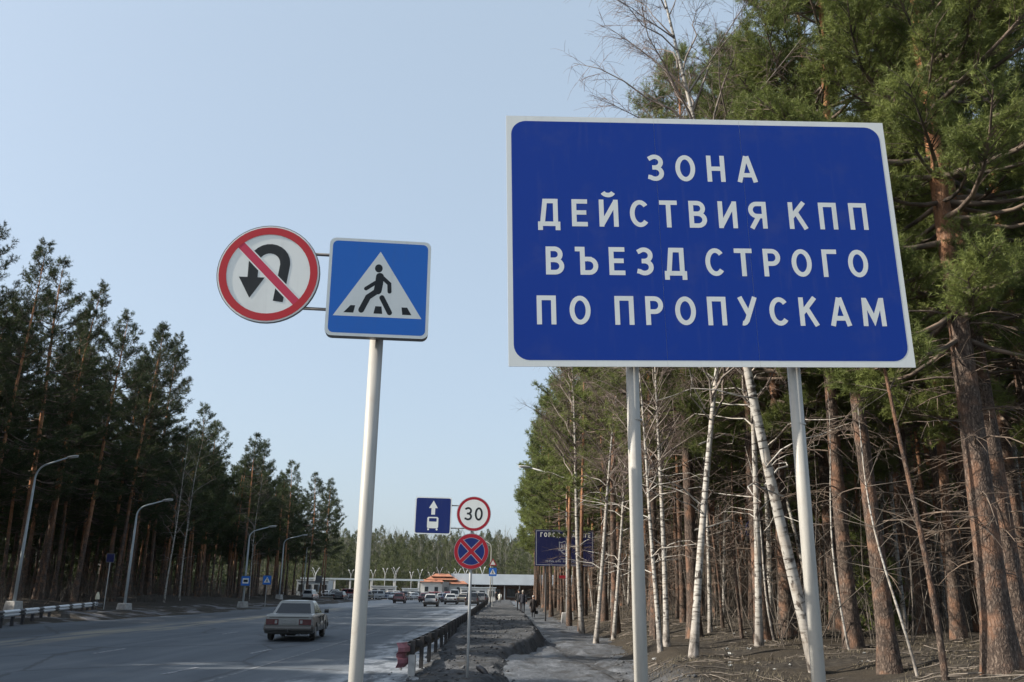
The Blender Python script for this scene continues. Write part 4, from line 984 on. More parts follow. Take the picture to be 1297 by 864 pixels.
street_lamp('street lamp with a pale block base standing in front of the dark city billboard', 10.2, 2.6, (3.98, 60.2, tz(3.98, 60.2)), rad(180), 'galv')
def plain_post():
    t = thing('utility_post', 'plain grey blue post standing just left of the left sign pole, behind it', 'post', (5.72, 40.7, tz(5.72, 40.7)))
    MB().tube([(0, 0, -.2), (0, 0, 2.5), (0, 0, 5.6)], [.11, .1, .09], 12).build('pole', M['pole_blue'], t, True); MB().tube([(0, 0, 5.6), (0, 0, 5.66)], .11, 12).build('cap', M['galv'], t)
plain_post()
street_lamp('lamp on the tall pole behind the 30 sign, over the far footpath', 9.6, 1.2, (-2.75, 140, tz(-2.75, 140)), rad(170), 'pole_white', False)
def twin_lamp(label, loc, H, rz):
    t = thing('twin_lamp', label, 'floodlight', loc, rz, 'floodlight masts of the checkpoint')
    MB().tube([(0, 0, -.2), (0, 0, H * .8)], .075, 6).build('pole', M['galv'], t)
    for s in (-1, 1):
        MB().tube([(0, 0, H * .78), (.25 * s, 0, H * .9), (.5 * s, 0, H * .96)], .06, 5).build('arm', M['galv'], t)
        o = MB().box((0, 0, 0), (.13, .18, .5)).build('lamp_head', M['galv'], t); o.location = (.62 * s, 0, H + .05); o.rotation_euler = (0, .75 * s, 0)
    return t
tl = None
for i, (x, y, H) in enumerate(sorted([(-44.5, 205, 5.7), (-41, 190, 5.9), (-33, 200, 6.2), (-31.2, 206, 6.0), (-27.6, 200, 6.3), (-26.0, 204, 6.4), (-24.9, 198, 6.5), (-23, 212, 5.9), (-19.8, 200, 6.2), (-17.8, 206, 5.8), (-15.6, 202, 6.8), (-13.4, 210, 6.0), (-11.6, 204, 6.6), (-9.9, 206, 6.9), (-6.0, 206, 7.1), (-37, 210, 6.0)], key=lambda q: q[0] / q[1])):
    lab = f'{ORD[i]} twin floodlight mast from the left at the far checkpoint'
    if tl is None: tl = twin_lamp(lab, (x, y, tz(x, y)), 6.2, .3); tl.scale = (1, 1, H / 6.2)
    else: dup(tl, (x, y, tz(x, y)), (0, 0, RND.uniform(-.9, .9)), (1, 1, H / 6.2), label=lab)

# ------------------------------------------------------------------ small far signs
def small_sign(label, x, y, zc, s, fields, pole=True, rz=0):
    t = thing('road_sign', label, 'road sign', (x, y, tz(x, y)), rz)
    MB().tube([(0, .05, -.2), (0, .05, zc - tz(x, y) + s * .4)], .035, 8).build('post', M['galv'], t)
    o = MB().prism(rrect(s, s * 1.05, s * .06), 0, .025).build('sign_plate', M['plate_back'], t); o.location = (0, 0, zc - tz(x, y))
    for nm, m, fn in fields: pr(nm, o, m, fn)
    return t
bus_f = [('blue_field', 'blue_light', lambda mb: poly(mb, rrect(.86, .9, .05), -.003)), ('white_panel', 'white', lambda mb: poly(mb, rrect(.6, .5, .03), -.006)), ('bus_symbol', 'black', lambda mb: poly(mb, rrect(.44, .24, .05), -.009))]
ped_f = [('blue_field', 'blue_light', lambda mb: poly(mb, rrect(.86, .9, .05), -.003)), ('white_triangle', 'white', lambda mb: poly(mb, [(-.34, -.25), (.34, -.25), (0, .33)], -.006)), ('walking_figure', 'black', lambda mb: (poly(mb, [(-.12, -.2), (-.05, -.2), (.04, .08), (-.03, .08)], -.009), poly(mb, [(.06, -.2), (.12, -.2), (.04, .02), (-.02, .02)], -.0093), poly(mb, [(p[0], p[1] + .14) for p in circ(.05, 10)], -.009)))]
small_sign('blue bus stop sign low on the left roadside, in front of the third street lamp', -26.4, 90.0, 2.55, .95, bus_f)
small_sign('blue crossing sign on the left roadside, right of the bus stop sign', -25.6, 95.0, 2.7, .95, ped_f)
small_sign('faint dark blue sign on a grey post at the end of the striped rail', -29.9, 66.8, 3.9, .62, [('blue_field', 'blue_city', lambda mb: poly(mb, rrect(.55, .57, .05), -.003))])
small_sign('grey sign back on a post at the far end of the left pines', -31.8, 150, 3.4, 1.1, [('grey_back', 'plate_back', lambda mb: poly(mb, rrect(1.0, 1.05, .05), -.003))])
def far_crossing():
    x, y = -1.75, 100; t = small_sign('blue crossing sign under a triangular warning sign at the guard rail far end', x, y, 4.0, .85, ped_f); zb = tz(x, y)
    o = MB().prism([(-.48, -.38), (.48, -.38), (0, .46)], 0, .025).build('warning_plate', M['plate_back'], t); o.location = (0, 0, 5.05 - zb)
    pr('red_border', o, 'red_dark', lambda mb: poly(mb, [(-.45, -.36), (.45, -.36), (0, .43)], -.003)); pr('white_field', o, 'white', lambda mb: poly(mb, [(-.28, -.27), (.28, -.27), (0, .23)], -.006))
    MB().tube([(0, .05, 2), (0, .05, 5.2 - zb)], .035, 8).build('upper_post', M['galv'], t)
far_crossing()
def marker():
    x, y = -29.4, 64.5; t = thing('marker_post', 'short post with a pale tip at the end of the striped rail', 'post', (x, y, tz(x, y)))
    MB().tube([(0, 0, -.2), (0, 0, 1.0)], .05, 8).build('post', M['steel_dark'], t); MB().loft([[(a * s_, c * s_, z) for a, c in circ(.16, 8)] for z, s_ in ((.75, 1), (1.0, .9), (1.25, .35))]).build('pale_cap', M['rail_cream'], t)
M['rail_cream'] = mat('cream_paint', (.7, .66, .5), .6); marker()
def pole_notice():
    x, y = 8.6, 31; t = thing('blue_board', 'small blue board on a post among the trunks, right of the left sign pole', 'sign', (x, y, tz(x, y)), .6)
    MB().tube([(0, .05, -.2), (0, .05, 3.6)], .03, 8).build('post', M['steel_dark'], t); MB().loft([[(a * r, y0, c * r + 3.4) for a, c in circ(.36, 24)] for y0, r in ((0, 1), (.02, 1))]).build('sign_plate', M['blue_city'], t)
pole_notice()

# ------------------------------------------------------------------ cars
def paint(name, col, dirt=(.12, .11, .1), coat=.5):
    g = NG(name); v = g.coord('Object'); z = g.sep(v)[2]; n = g.noise(v, 3, 5)
    f = g.math('MULTIPLY', g.math('SUBTRACT', 1, g.smooth(g.math('ADD', z, g.math('MULTIPLY', n, .35)), .45, 1.05)), .75)
    f = g.math('ADD', f, g.math('MULTIPLY', g.smooth(n, .45, .75), .2), True)
    g.link(g.mix(f, col, dirt), g.p.inputs['Base Color']); g.link(g.math('ADD', .28, g.math('MULTIPLY', f, .5)), g.p.inputs['Roughness']); g.p.inputs['Coat Weight'].default_value = coat
    return g.m
M['glass'] = mat('car_glass', (.01, .014, .02), .05, spec=.45); M['tyre'] = mat('tyre', (.018, .018, .018), .9, (.06, .055, .05), 6); M['rim'] = mat_galv('wheel_rim', (.32, .32, .32), .4, .4)
M['tail'] = mat('tail_light', (.075, .008, .01), .25, coat=.6); M['trim'] = mat('black_trim', (.02, .02, .022), .5); M['chrome'] = mat_galv('dull_chrome', (.11, .105, .1), .5, .2); M['plate'] = mat('number_plate', (.26, .265, .26), .5, (.2, .2, .2), 6)
STY = {'sedan': dict(L=4.75, W=1.82, H=1.47, belt=.95, trunk=.99, rear=(-1.5, -.9), front=(.98, .25), hood=.92),
       'hatch': dict(L=4.1, W=1.72, H=1.5, belt=.92, trunk=None, rear=(-1.98, -1.62), front=(1.0, .35), hood=.92),
       'suv': dict(L=4.5, W=1.82, H=1.72, belt=1.05, trunk=None, rear=(-2.18, -1.98), front=(.95, .5), hood=1.03),
       'van': dict(L=5.0, W=1.95, H=2.1, belt=1.2, trunk=None, rear=(-2.42, -2.3), front=(1.65, 1.0), hood=1.12)}
def car(label, style, pm, loc, rz, old=False, group=None, name='parked_car'):
    q = STY[style]; L, W, H, B = q['L'], q['W'], q['H'], q['belt']; h = L / 2; t = thing(name, label, 'car', loc, rz, group)
    ya, yf, ra = -h * .57, h * .6, .36
    def arch(c): return [(c + ra * math.cos(a), .32 + ra * math.sin(a)) for a in np.linspace(math.pi, 0, 9)]
    bot = [(-h + .12, .36)] + [(-h + .2, .27)] + [(p[0], max(p[1], .26)) for p in arch(ya)] + [(p[0], max(p[1], .26)) for p in arch(yf)] + [(h - .2, .27), (h - .05, .36)]
    top = [(h, .52), (h - .02, .68), (h - .12, q['hood'] - .1), (h - .5, q['hood'] - .02), (q['front'][0] + .05, q['hood'] + .03), (q['front'][0] - .1, B)]
    if q['trunk']: top += [(q['rear'][0] + .1, q['trunk']), (q['rear'][0] - .1, q['trunk'] + .005), (-h + .1, q['trunk'] - .03), (-h + .02, q['trunk'] - .09)]
    else: top += [(q['rear'][0], B), (-h + .05, B - .06)]
    top += [(-h, .6), (-h + .02, .45)]
    P = bot + top; c = np.array([0, .6]); rings = []
    for x, s in ((-W/2 + .0, .955), (-W/2 + .07, 1), (W/2 - .07, 1), (W/2, .955)):
        rings.append([(x * (1 - .07 * max(0, (p[1] - .6) / .4)), c[0] + (p[0]) * (1 - (1 - s) * .35), c[1] + (p[1] - c[1]) * s) for p in P])
    body = MB().loft(rings).build('body', pm, t)
    # greenhouse
    def ring_(z, yr, yfz, hw, r=.1): return [(-hw, yr + r, z), (-hw + r * .7, yr, z), (hw - r * .7, yr, z), (hw, yr + r, z), (hw, yfz - r, z), (hw - r * .7, yfz, z), (-hw + r * .7, yfz, z), (-hw, yfz - r, z)]
    yr0, yr1 = q['rear']; yf0, yf1 = q['front']; hw0, hw1 = W/2 - .09, W/2 - .25
    mid = lambda f: (B - .02 + (H - .07 - B) * f, yr0 + (yr1 - yr0) * f, yf0 + (yf1 - yf0) * f, hw0 + (hw1 - hw0) * f)
    rg = [ring_(*mid(0)), ring_(*mid(.5)), ring_(*mid(1)), ring_(H - .02, yr1 + .07, yf1 - .1, hw1 - .06), ring_(H, yr1 + .25, yf1 - .3, hw1 - .25)]
    MB().loft(rg).build('cabin', pm, t)
    def quad(fn, u0, u1, f0, f1, off):
        A = [fn(u0, f0), fn(u1, f0), fn(u1, f1), fn(u0, f1)]; n = np.cross(np.subtract(A[1], A[0]), np.subtract(A[3], A[0])); n = n / np.linalg.norm(n); cen = np.mean(A, 0)
        if n @ (cen - np.array([0, (yr0 + yf0) / 2, B])) < 0: n = -n
        return [tuple(np.array(p) + n * off) for p in A]
    def rearf(u, f): z, a, _, hw = mid(f); return ((u * 2 - 1) * (hw - .08), a, z)
    def frontf(u, f): z, _, a, hw = mid(f); return ((u * 2 - 1) * (hw - .08), a, z)
    def sidef(s): return lambda u, f: (s * mid(f)[3], mid(f)[1] + .1 + u * (mid(f)[2] - mid(f)[1] - .2), mid(f)[0])
    def pane(nm, fn, *a):
        MB().add(quad(fn, *a, .008), [(0, 1, 2, 3)]).build(nm, M['glass'], t)
    pane('rear_window', rearf, .03, .97, .12, .93); pane('windscreen', frontf, .03, .97, .12, .95)
    for s in (-1, 1):
        pane('side_window', sidef(s), .06, .47, .14, .92); pane('side_window', sidef(s), .52, .97, .14, .92)
    # doors as shut lines, handles, lights, bumpers
    for s in (-1, 1):
        for y in (-.25, .75):
            d = MB().box((s * (W/2 - .012), y, .62), (.035, .014, .52)).build('door_seam', M['trim'], t)
        for y in (-.55, .42): MB().box((s * (W/2 - .02), y, B - .12), (.06, .16, .035)).build('door_handle', M['chrome'], t)
        MB().loft([[(s * (W/2 + .02 + x), yf0 - .28 + .05 * c_, B + .09 + z_ * .075) for c_, z_ in circ(1, 8)] for x in (0, .1, .17)]).build('wing_mirror', M['trim'], t)
        if old: MB().box((s * (W/2 - .30), -h + .0, .70), (.46, .05, .20)).build('tail_light', M['tail'], t)
        elif style == 'sedan': MB().box((s * (W/2 - .24), -h + .01, .72), (.36, .05, .15)).build('tail_light', M['tail'], t)
        else: MB().box((s * (W/2 - .12), -h + .03, .82), (.17, .08, .34)).build('tail_light', M['tail'], t)
        MB().box((s * (W/2 - .27), h - .02, .66), (.34, .06, .15)).build('headlight', M['lens'], t)
    if old:
        for s in (-1, 1): MB().box((s * (W/2 - .44), -h - .024, .70), (.09, .012, .12)).build('reverse_lamp', M['plate'], t)
    bm_ = 'chrome' if old else None
    for s, y in ((-1, -h), (1, h)):
        yy = y + s * .05
        MB().loft([[(x, yy - s * (.18 if abs(x) > W/2 - .05 else 0) + .07 * c_, .47 + .085 * z_) for c_, z_ in circ(1, 8)] for x in (-W/2 - .02, -W/2 + .06, -W/4, W/4, W/2 - .06, W/2 + .02)]).build('bumper', M['trim'] if not old else M['chrome'], t)
    MB().box((0, -h - .012, .70 if style == 'sedan' else .62), (.52, .016, .115)).build('number_plate', M['plate'], t)
    MB().box((0, 0, .27), (W * .72, L * .8, .08)).build('underbody', M['trim'], t)
    if old:
        MB().tube([(.42, -h + .3, .27), (.42, -h - .02, .25)], .03, 8).build('exhaust', M['steel_dark'], t); MB().tube([(0, -h + .2, .36), (0, -h - .12, .36), (0, -h - .14, .43)], .024, 8).build('tow_hitch', M['steel_dark'], t)
        MB().box((0, -h - .004, .865), (W * .8, .012, .02)).build('boot_seam', M['trim'], t)
        MB().loft([[(x + .13 * c_, -h + .75, .3 + .13 * z_) for c_, z_ in circ(1, 10)] for x in (-.1, .1)]).build('axle_casing', M['trim'], t)
        for x in (-.3, .32):
            hd = MB(); hd.loft([[(x + .12 * r * c_, .15 + dy, 1.12 + .15 * r * z_) for c_, z_ in circ(1, 10)] for dy, r in ((-.05, .8), (.0, 1), (.07, .8))]); 
        for x in (-.37, .37): MB().loft([[(x + .22 * s_ * c_, .0, .98 + .22 * z_ * s_) for c_, z_ in circ(1, 8)] for s_ in (.9,)] + [[(x + .22 * c_, .1, .98 + .22 * z_) for c_, z_ in circ(1, 8)]]).build('seat_back', M['trim'], t)
    for s in (-1, 1):
        for y in (ya, yf):
            x0 = s * (W/2 - .21); o = MB().loft([[(x0 + s * dx, y + r * c_, .32 + r * z_) for c_, z_ in circ(1, 20)] for dx, r in ((0, .28), (.02, .32), (.16, .32), (.19, .295))]).build('wheel', M['tyre'], t)
            MB().loft([[(x0 + s * dx, y + r * c_, .32 + r * z_) for c_, z_ in circ(1, 14)] for dx, r in ((.17, .2), (.197, .185), (.192, .06))]).build('rim', M['rim'], o)
    return t
car('old beige boxy sedan with wide dark red tail lights driving away on the left lane', 'sedan', paint('faded_beige_paint', (.21, .217, .212), (.055, .052, .048)), (-8.45, 36.6, .012), rad(4.5), old=True, name='saloon_car')
P_ = {k: paint(k + '_paint', c) for k, c in dict(silver=(.42, .43, .44), maroon=(.16, .03, .035), dark=(.03, .032, .038), grey=(.16, .165, .175), white=(.6, .61, .6), blue=(.04, .06, .13), tan=(.28, .25, .2)).items()}
car('silver boxy estate car with dark bumper, last in the far queue', 'hatch', P_['silver'], (-9.4, 110.5, .01), rad(1), name='estate_car')
car('dark maroon hatchback left of the silver estate car', 'hatch', P_['maroon'], (-16.0, 133, .01), rad(2), name='hatchback_car')
for lab, st, c, x, y in (('maroon car between the hatchback and the silver estate, farther off', 'sedan', 'maroon', -13.6, 148), ('pale sedan right of the silver estate car', 'sedan', 'white', -8.3, 131), ('light tan sedan beside the pale one in the queue', 'sedan', 'tan', -6.9, 138), ('dark grey wagon left of the 30 sign post', 'suv', 'dark', -4.9, 124), ('large dark car close to the far guard rail end', 'suv', 'grey', -4.3, 143),
                         ('dark sedan far ahead beside the guard rail', 'sedan', 'dark', -4.3, 157), ('grey car between the tan sedan and the dark wagon', 'sedan', 'grey', -6.3, 152), ('blue sedan in the far middle lane', 'sedan', 'blue', -10.3, 152), ('silver sedan in the far middle lane', 'sedan', 'silver', -12.0, 163), ('white van far off in front of the house', 'van', 'white', -10.1, 170), ('dark hatchback far left by the kerb behind the near post', 'hatch', 'dark', -27.5, 148), ('silver car far left, left of the near post', 'suv', 'silver', -31.2, 142)):
    car(lab, st, P_[c], (x, y, .01), rad(RND.uniform(-2, 3)))
cls = ['white', 'silver', 'grey', 'dark', 'blue', 'tan', 'maroon']; stl = ['sedan', 'hatch', 'suv']; base_cars = []
for i in range(9): base_cars.append(None)
for i in range(34):
    k = i % 9; x = -36 + (i % 17) * 1.95 + RND.uniform(-.3, .3); y = 176 + (i // 17) * 9 + RND.uniform(-1.5, 1.5); rz = rad(RND.choice((0, 90, 180, 75)))
    if base_cars[k] is None: base_cars[k] = car('one of the small cars crowded in the car park before the checkpoint', stl[k % 3], P_[cls[(k * 3) % 7]], (x, y, .0 + tz(x, y)), rz, group='cars in the far car park')
    else: dup(base_cars[k], (x, y, tz(x, y)), (0, 0, rz))

# ------------------------------------------------------------------ checkpoint buildings
M['render_white'] = mat('white_render', (.68, .67, .63), .85, (.58, .57, .54), .8); M['fascia'] = mat('pale_fascia', (.66, .72, .76), .6, (.58, .63, .67), .4); M['brick_brown'] = mat('brown_brick', (.12, .065, .045), .9, (.17, .1, .07), 3)
M['tile'] = mat('orange_tile', (.4, .18, .105), .8, (.32, .13, .08), 1.5); M['win'] = mat('dark_window', (.03, .035, .04), .1); M['soffit'] = mat('dark_soffit', (.12, .13, .14), .8)
def hall():
    b = (-.5, 205, tz(-.5, 205)); t = thing('checkpoint_building', 'long low checkpoint hall with a pale flat fascia over a dark brick front', 'building', b)
    MB().box((2, 6, 1.6), (26, 10, 3.4)).build('wall', M['brick_brown'], t); MB().box((1.5, 4.2, 4.45), (28, 13.5, 2.3)).build('roof', M['fascia'], t); MB().box((1.5, 3.9, 3.22), (27.6, 12.6, .14)).build('soffit', M['soffit'], t)
    for x in np.arange(-10.5, 15, 3.4): MB().tube([(x, -1.6, -.1), (x, -1.6, 3.16)], .14, 8).build('column', M['render_white'], t)
    for x in np.arange(-9, 14, 3.4):
        o = MB().box((x, .96, 1.55), (1.9, .12, 1.7)).build('window', M['win'], t); MB().box((x, .88, .66), (2.1, .2, .08)).build('sill', M['render_white'], o)
    for x in (-10.3, -3.9): MB().box((x, .9, 1.15), (1.1, .16, 2.3)).build('door', M['render_white'], t)
    MB().box((-6.6, -.4, 2.3), (6.4, .6, 1.0)).build('white_band', M['render_white'], t)
hall()
def house():
    b = (-15.0, 201, tz(-15, 201)); t = thing('white_house', 'white house with a stepped orange tiled roof beside the checkpoint hall', 'house', b)
    MB().box((-2.1, 3, 1.75), (5.2, 6, 3.9)).build('wall', M['render_white'], t); MB().box((3.3, 3.4, 1.6), (4.6, 6, 3.5)).build('wing', M['render_white'], t); MB().box((1.05, 1.9, 1.8), (1.5, 6, 4.0)).build('recess', M['soffit'], t)
    def slab(z0, z1, x0, x1, y0, y1):
        mb = MB(); d = .5
        mb.loft([[(x0 + i_, y0 + i_, z), (x1 - i_, y0 + i_, z), (x1 - i_, y1 - i_, z), (x0 + i_, y1 - i_, z)] for z, i_ in ((z0, 0), (z0 + .1, -.05), (z1, (z1 - z0) * 1.3))]); return mb
    slab(3.7, 4.35, -5.0, .6, -.5, 6.5).build('roof', M['tile'], t); slab(3.35, 4.05, .0, 5.9, -.2, 6.9).build('roof', M['tile'], t); slab(4.2, 5.0, -3.6, 3.6, .1, 6.2).build('roof', M['tile'], t); slab(4.9, 5.6, -2.4, 2.4, .4, 5.8).build('roof', M['tile'], t)
    for x in (-3.3, -1.1, 3.9):
        o = MB().box((x, -.02, 2.2), (.8, .1, 1.0)).build('window', M['win'], t); MB().box((x, -.05, 1.66), (.95, .14, .07)).build('sill', M['concrete'], o)
    MB().box((1.1, -1.15, 2.3), (.7, .1, .8)).build('window', M['win'], t)
house()
def gantry():
    b = (-32, 196, tz(-32, 196)); t = thing('overhead_pipe', 'long grey overhead pipe bridge on white pillars across the far car park', 'pipe bridge', b)
    MB().box((0, 0, 3.95), (27, .5, .38)).build('beam', M['pole_blue'], t)
    for x in (-11.5, -6, -2.6, 2.0, 7.0, 12.4): MB().box((x, 0, 1.8), (.34, .34, 3.9)).build('pillar', M['render_white'], t)
gantry()
def kiosk(label, x, y, w_, h_, d_, m='render_white'):
    t = thing('booth', label, 'booth', (x, y, tz(x, y))); MB().box((0, 0, h_ / 2), (w_, d_, h_)).build('wall', M[m], t); MB().box((0, 0, h_ + .06), (w_ + .3, d_ + .3, .12)).build('roof', M['fascia'], t)
    n = max(1, int(w_ / 1.6))
    for i in range(n): MB().box(((i + .5) * w_ / n - w_ / 2, -d_ / 2 - .01, h_ * .58), (w_ / n * .6, .06, h_ * .4)).build('window', M['win'], t)
kiosk('long white booth left of the white house, behind the car park', -26.5, 191, 5.0, 2.5, 3); kiosk('pale low booth in the middle of the car park', -21.0, 193, 3.2, 2.2, 2.6); kiosk('white booth between the house and the hall', -7.4, 192, 5.6, 2.6, 3.0); kiosk('blue grey shed at the far left by the pines', -40.5, 188, 6.5, 3.4, 5, 'pole_blue'); kiosk('small white guard booth by the far footpath', -3.1, 168, 1.5, 2.5, 1.5)
def mesh_fence():
    b = (-30, 172, 0); t = thing('fence', 'low white railing fence along the far car park', 'fence', b)
    for z in (.45, 1.0): MB().tube([(-13, 0, z), (17, 0, z)], .035, 6).build('rail', M['rail_white'], t)
    for x in np.arange(-13, 17.1, 2.5): MB().box((x, 0, .5), (.08, .08, 1.2)).build('post', M['rail_white'], t)
mesh_fence()

# ------------------------------------------------------------------ people
def skin_mesh(name, joints, edges, root, mats, assign, level=1):
    me = bpy.data.meshes.new(name + '_rig'); names = list(joints); idx = {n: i for i, n in enumerate(names)}
    me.from_pydata([joints[n][0] for n in names], [(idx[a], idx[b_]) for a, b_ in edges], []); o = bpy.data.objects.new(name + '_rig', me); COL.objects.link(o)
    md = o.modifiers.new('skin', 'SKIN'); sl = me.skin_vertices[0].data
    for n in names: sl[idx[n]].radius = joints[n][1] if hasattr(joints[n][1], '__len__') else (joints[n][1],) * 2
    sl[idx[root]].use_root = True; ss = o.modifiers.new('sub', 'SUBSURF'); ss.levels = level; ss.render_levels = level
    dg = bpy.context.evaluated_depsgraph_get(); out = bpy.data.meshes.new_from_object(o.evaluated_get(dg)); bpy.data.objects.remove(o); bpy.data.meshes.remove(me)
    out.name = name; out.materials.clear()
    for m in mats: out.materials.append(m)
    for p in out.polygons: p.material_index = assign(p.center); p.use_smooth = True
    return out
M['skin'] = mat('skin', (.5, .3, .22), .55, (.44, .25, .18), 6)
def cloth(name, col): return mat(name, col, .9, tuple(c * 1.6 + .006 for c in col), 5, bump=.2)
def person(label, x, y, heading, step, coat, trousers, hat, H=1.72, long_coat=False, arm=(.1, -.12), bag=False, head_cover='hat', z=None):
    z = (max(tz(x, y), .0)) if z is None else z
    t = thing('person', label, 'person', (x, y, z), heading); k = H / 1.75; s = step; J, E = {}, []
    def j(n, p, r, par=None):
        J[n] = (tuple(v * k for v in p), tuple(v * k for v in r) if hasattr(r, '__len__') else r * k)
        if par: E.append((par, n))
    j('pelvis', (0, 0, .95), (.15, .11)); j('waist', (0, .01, 1.1), (.145, .105), 'pelvis'); j('chest', (0, 0, 1.3), (.17, .115), 'waist'); j('neckb', (0, 0, 1.46), (.075, .07), 'chest'); j('neck', (0, .015, 1.53), .055, 'neckb')
    j('jaw', (0, .025, 1.585), (.07, .08), 'neck'); j('head', (0, .015, 1.66), (.078, .098), 'jaw'); j('crown', (0, .0, 1.735), (.055, .07), 'head'); j('nose', (0, .125, 1.625), .014, 'head')
    for sx, sg in ((-1, 1), (1, -1)):
        n = 'l' if sx < 0 else 'r'; a = arm[0] if sx < 0 else arm[1]
        j(n + 'sh', (.19 * sx, 0, 1.4), .068, 'chest'); j(n + 'el', (.25 * sx, -.02 + a * .6, 1.13), .05, n + 'sh'); j(n + 'wr', (.26 * sx, .05 + a * 1.3, .89), .032, n + 'el'); j(n + 'pa', (.262 * sx, .06 + a * 1.4, .82), (.022, .038), n + 'wr')
        for fi, (fy, fl) in enumerate(((.032, .075), (.012, .085), (-.01, .08), (-.03, .062))):
            j(f'{n}f{fi}', (.258 * sx, .06 + a * 1.4 + fy, .785), .0095, n + 'pa'); j(f'{n}g{fi}', (.245 * sx, .075 + a * 1.4 + fy, .785 - fl), .008, f'{n}f{fi}')
        j(n + 'th', (.25 * sx, .105 + a * 1.4, .80), .011, n + 'pa'); j(n + 'tg', (.238 * sx, .128 + a * 1.4, .762), .009, n + 'th')
        q = s * sg; j(n + 'hp', (.095 * sx, 0, .9), .095, 'pelvis'); j(n + 'kn', (.1 * sx, .12 * q + .03, .5), .066, n + 'hp'); j(n + 'an', (.1 * sx, .24 * q - (.06 if q < 0 else 0), .10 + (.05 if q < 0 else 0)), .045, n + 'kn'); j(n + 'to', (.115 * sx, .24 * q + .13 - (.06 if q < 0 else 0), .045), (.045, .035), n + 'an')
        j(n + 'ear', (.088 * sx, .01, 1.635), .013, 'head')
    hz = .92 * k
    def asg(c):
        if c.z > 1.5 * k: return 0
        if abs(c.x) > .2 * k and c.z < .875 * k: return 0
        if c.z < .12 * k: return 2
        return 1
    link('body', skin_mesh('body', J, E, 'pelvis', [M['skin'], trousers, M['trim']], asg), t)
    zb = .42 if long_coat else .78; prof = [(zb, .235 if long_coat else .2, .19 if long_coat else .15), (.9, .2, .15), (1.1, .185, .14), (1.3, .215, .15), (1.42, .205, .125), (1.49, .1, .09)]
    ct = MB().loft([[(w_ * c_ * k, d_ * s_ * k + .005, zz * k) for c_, s_ in circ(1, 16)] for zz, w_, d_ in prof]).build('coat', coat, t, True)
    for n in 'lr':
        P = [J[n + q_][0] for q_ in ('sh', 'el', 'wr')]; MB().tube([np.array(P[0]) + [0, 0, .02], (np.array(P[0]) + P[1]) / 2, P[1], P[2]], [.088 * k, .08 * k, .07 * k, .055 * k], 10).build('sleeve', coat, ct, True)
    if head_cover == 'hat': MB().loft([[(r * c_ * .09 * k, .012 + r * s_ * .11 * k, zz * k) for c_, s_ in circ(1, 14)] for zz, r in ((1.64, 1.02), (1.68, 1.08), (1.73, 1.0), (1.775, .7), (1.79, .2))]).build('hat', hat, t, True)
    else: MB().loft([[(r * c_ * .092 * k, -.012 + r * s_ * .115 * k, zz * k) for c_, s_ in circ(1, 14)] for zz, r in ((1.53, .7), (1.58, .95), (1.66, 1.05), (1.73, .95), (1.77, .6), (1.78, .15))]).build('hair', hat, t, True)
    for sx in (-1, 1): MB().loft([[(.032 * sx * k + .011 * r * c_, .104 * k + dy, 1.655 * k + .008 * r * s_) for c_, s_ in circ(1, 8)] for dy, r in ((0, 1), (.008, .5))]).build('eye', M['trim'], t)
    if bag:
        p = Matrix.Rotation(heading, 4, 'Z') @ Vector(J['rg1'][0]); b_ = thing('handbag', 'dark handbag hanging from the hand of the lone walker', 'bag', (x + p.x, y + p.y, z + p.z), heading)
        MB().loft([[(a * w_, c * d_, zz) for a, c in rrect(.2, .12, .03, 3)] for zz, w_, d_ in ((-.38, 1.3, 1.5), (-.3, 1.4, 1.7), (-.12, 1.1, 1.2))]).build('pouch', M['trim'], b_)
        MB().tube([(-.09, 0, -.13), (-.06, 0, -.03), (0, 0, .0), (.06, 0, -.03), (.09, 0, -.13)], .009, 6).build('strap', M['trim'], b_)
    return t
black_c, navy_c, brown_c, white_c = cloth('black_coat', (.012, .012, .014)), cloth('navy_coat', (.016, .018, .026)), cloth('dark_coat', (.02, .016, .016)), cloth('pale_coat', (.55, .55, .5))
dk = cloth('dark_trousers', (.014, .015, .02)); hat_k = cloth('knit_hat', (.02, .02, .022)); fair = mat('grey_hair', (.3, .27, .24), .8)
person('person in black coat and dark hat walking away, left of the pair', .88, 71.8, rad(6), 1, black_c, dk, hat_k, 1.66)
person('bareheaded person in dark jacket walking away, right of the pair', 1.18, 70.4, rad(2), -1, navy_c, dk, fair, 1.78, head_cover='hair')
person('lone person in long dark coat with pale hat carrying a bag', 1.98, 70.0, rad(-4), 1, brown_c, dk, cloth('pale_hat', (.3, .28, .27)), 1.64, long_coat=True, arm=(-.12, .06), bag=True)
person('small far person in pale coat near the checkpoint', -1.35, 150, rad(5), 1, white_c, dk, hat_k, 1.7, long_coat=True)
person('small far person in dark clothes left of the pale one', -2.1, 158, rad(5), -1, black_c, dk, hat_k, 1.76)
person('small far dark figure nearer the far birches', 1.6, 150, rad(170), 1, black_c, dk, hat_k, 1.72)

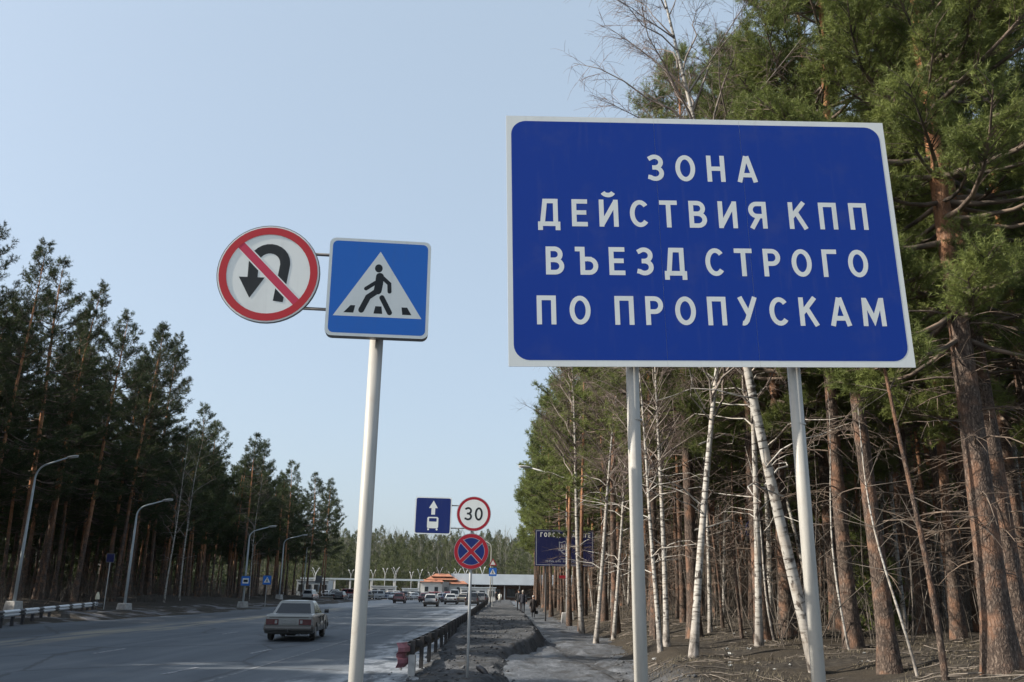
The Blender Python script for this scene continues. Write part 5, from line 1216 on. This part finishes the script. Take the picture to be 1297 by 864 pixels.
# ------------------------------------------------------------------ litter and debris
M['paper'] = mat('litter_paper', (.42, .43, .42), .7, (.28, .28, .27), 9)
def litter(i, x, y, s, ang):
    rng = np.random.default_rng(400 + i); n = 5; V = []; 
    for a in range(n):
        for b_ in range(n):
            V.append(((a / (n - 1) - .5) * s * rng.uniform(.8, 1.2), (b_ / (n - 1) - .5) * s * .8 * rng.uniform(.8, 1.2), abs(rng.normal(0, .28)) * s))
    F = [(a * n + b_, a * n + b_ + 1, (a + 1) * n + b_ + 1, (a + 1) * n + b_) for a in range(n - 1) for b_ in range(n - 1)]
    o = MB().add(V, F).build('litter', M['paper']); o.location = (x, y, tz(x, y) + .01); o.rotation_euler = (0, 0, ang)
    md = o.modifiers.new('thick', 'SOLIDIFY'); md.thickness = .006
    return tag(o, 'crumpled scrap of white litter on the bank right of the path', 'litter', 'scraps of litter on the bank')
rl = random.Random(12)
for i in range(26):
    y = rl.uniform(19.5, 36); x = np.interp(y, PR_Y, PR_X) + rl.uniform(.5, 6.0); litter(i, x, y, rl.uniform(.04, .13), rl.uniform(0, 6))
def debris():
    T = MB(); P = [(0, 0, .14), (.06, -.06, .13), (.15, -.16, .08), (.24, -.3, .02)]
    o = MB().tube(P, [.04, .07, .07, .04], 8).build('debris', M['rail_black'], None, True); o.location = (-.68, 21.0, tz(-.68, 21.0)); tag(o, 'dark flat chunk of rubber lying in the verge right of the thin grey post', 'debris')
debris()


# ------------------------------------------------------------------ haze
def haze():
    m = bpy.data.materials.new('haze'); m.use_nodes = True; t = m.node_tree; t.nodes.remove(t.nodes['Principled BSDF'])
    v = t.nodes.new('ShaderNodeVolumePrincipled'); v.inputs['Color'].default_value = (.95, .97, 1, 1); v.inputs['Density'].default_value = .00005; v.inputs['Anisotropy'].default_value = .2
    t.links.new(v.outputs[0], t.nodes['Material Output'].inputs['Volume'])
    o = MB().box((0, 250, 39), (1500, 1300, 84)).build('haze', m); tag(o, 'thin pale spring haze over the road and woods', 'haze', kind='stuff')
haze()
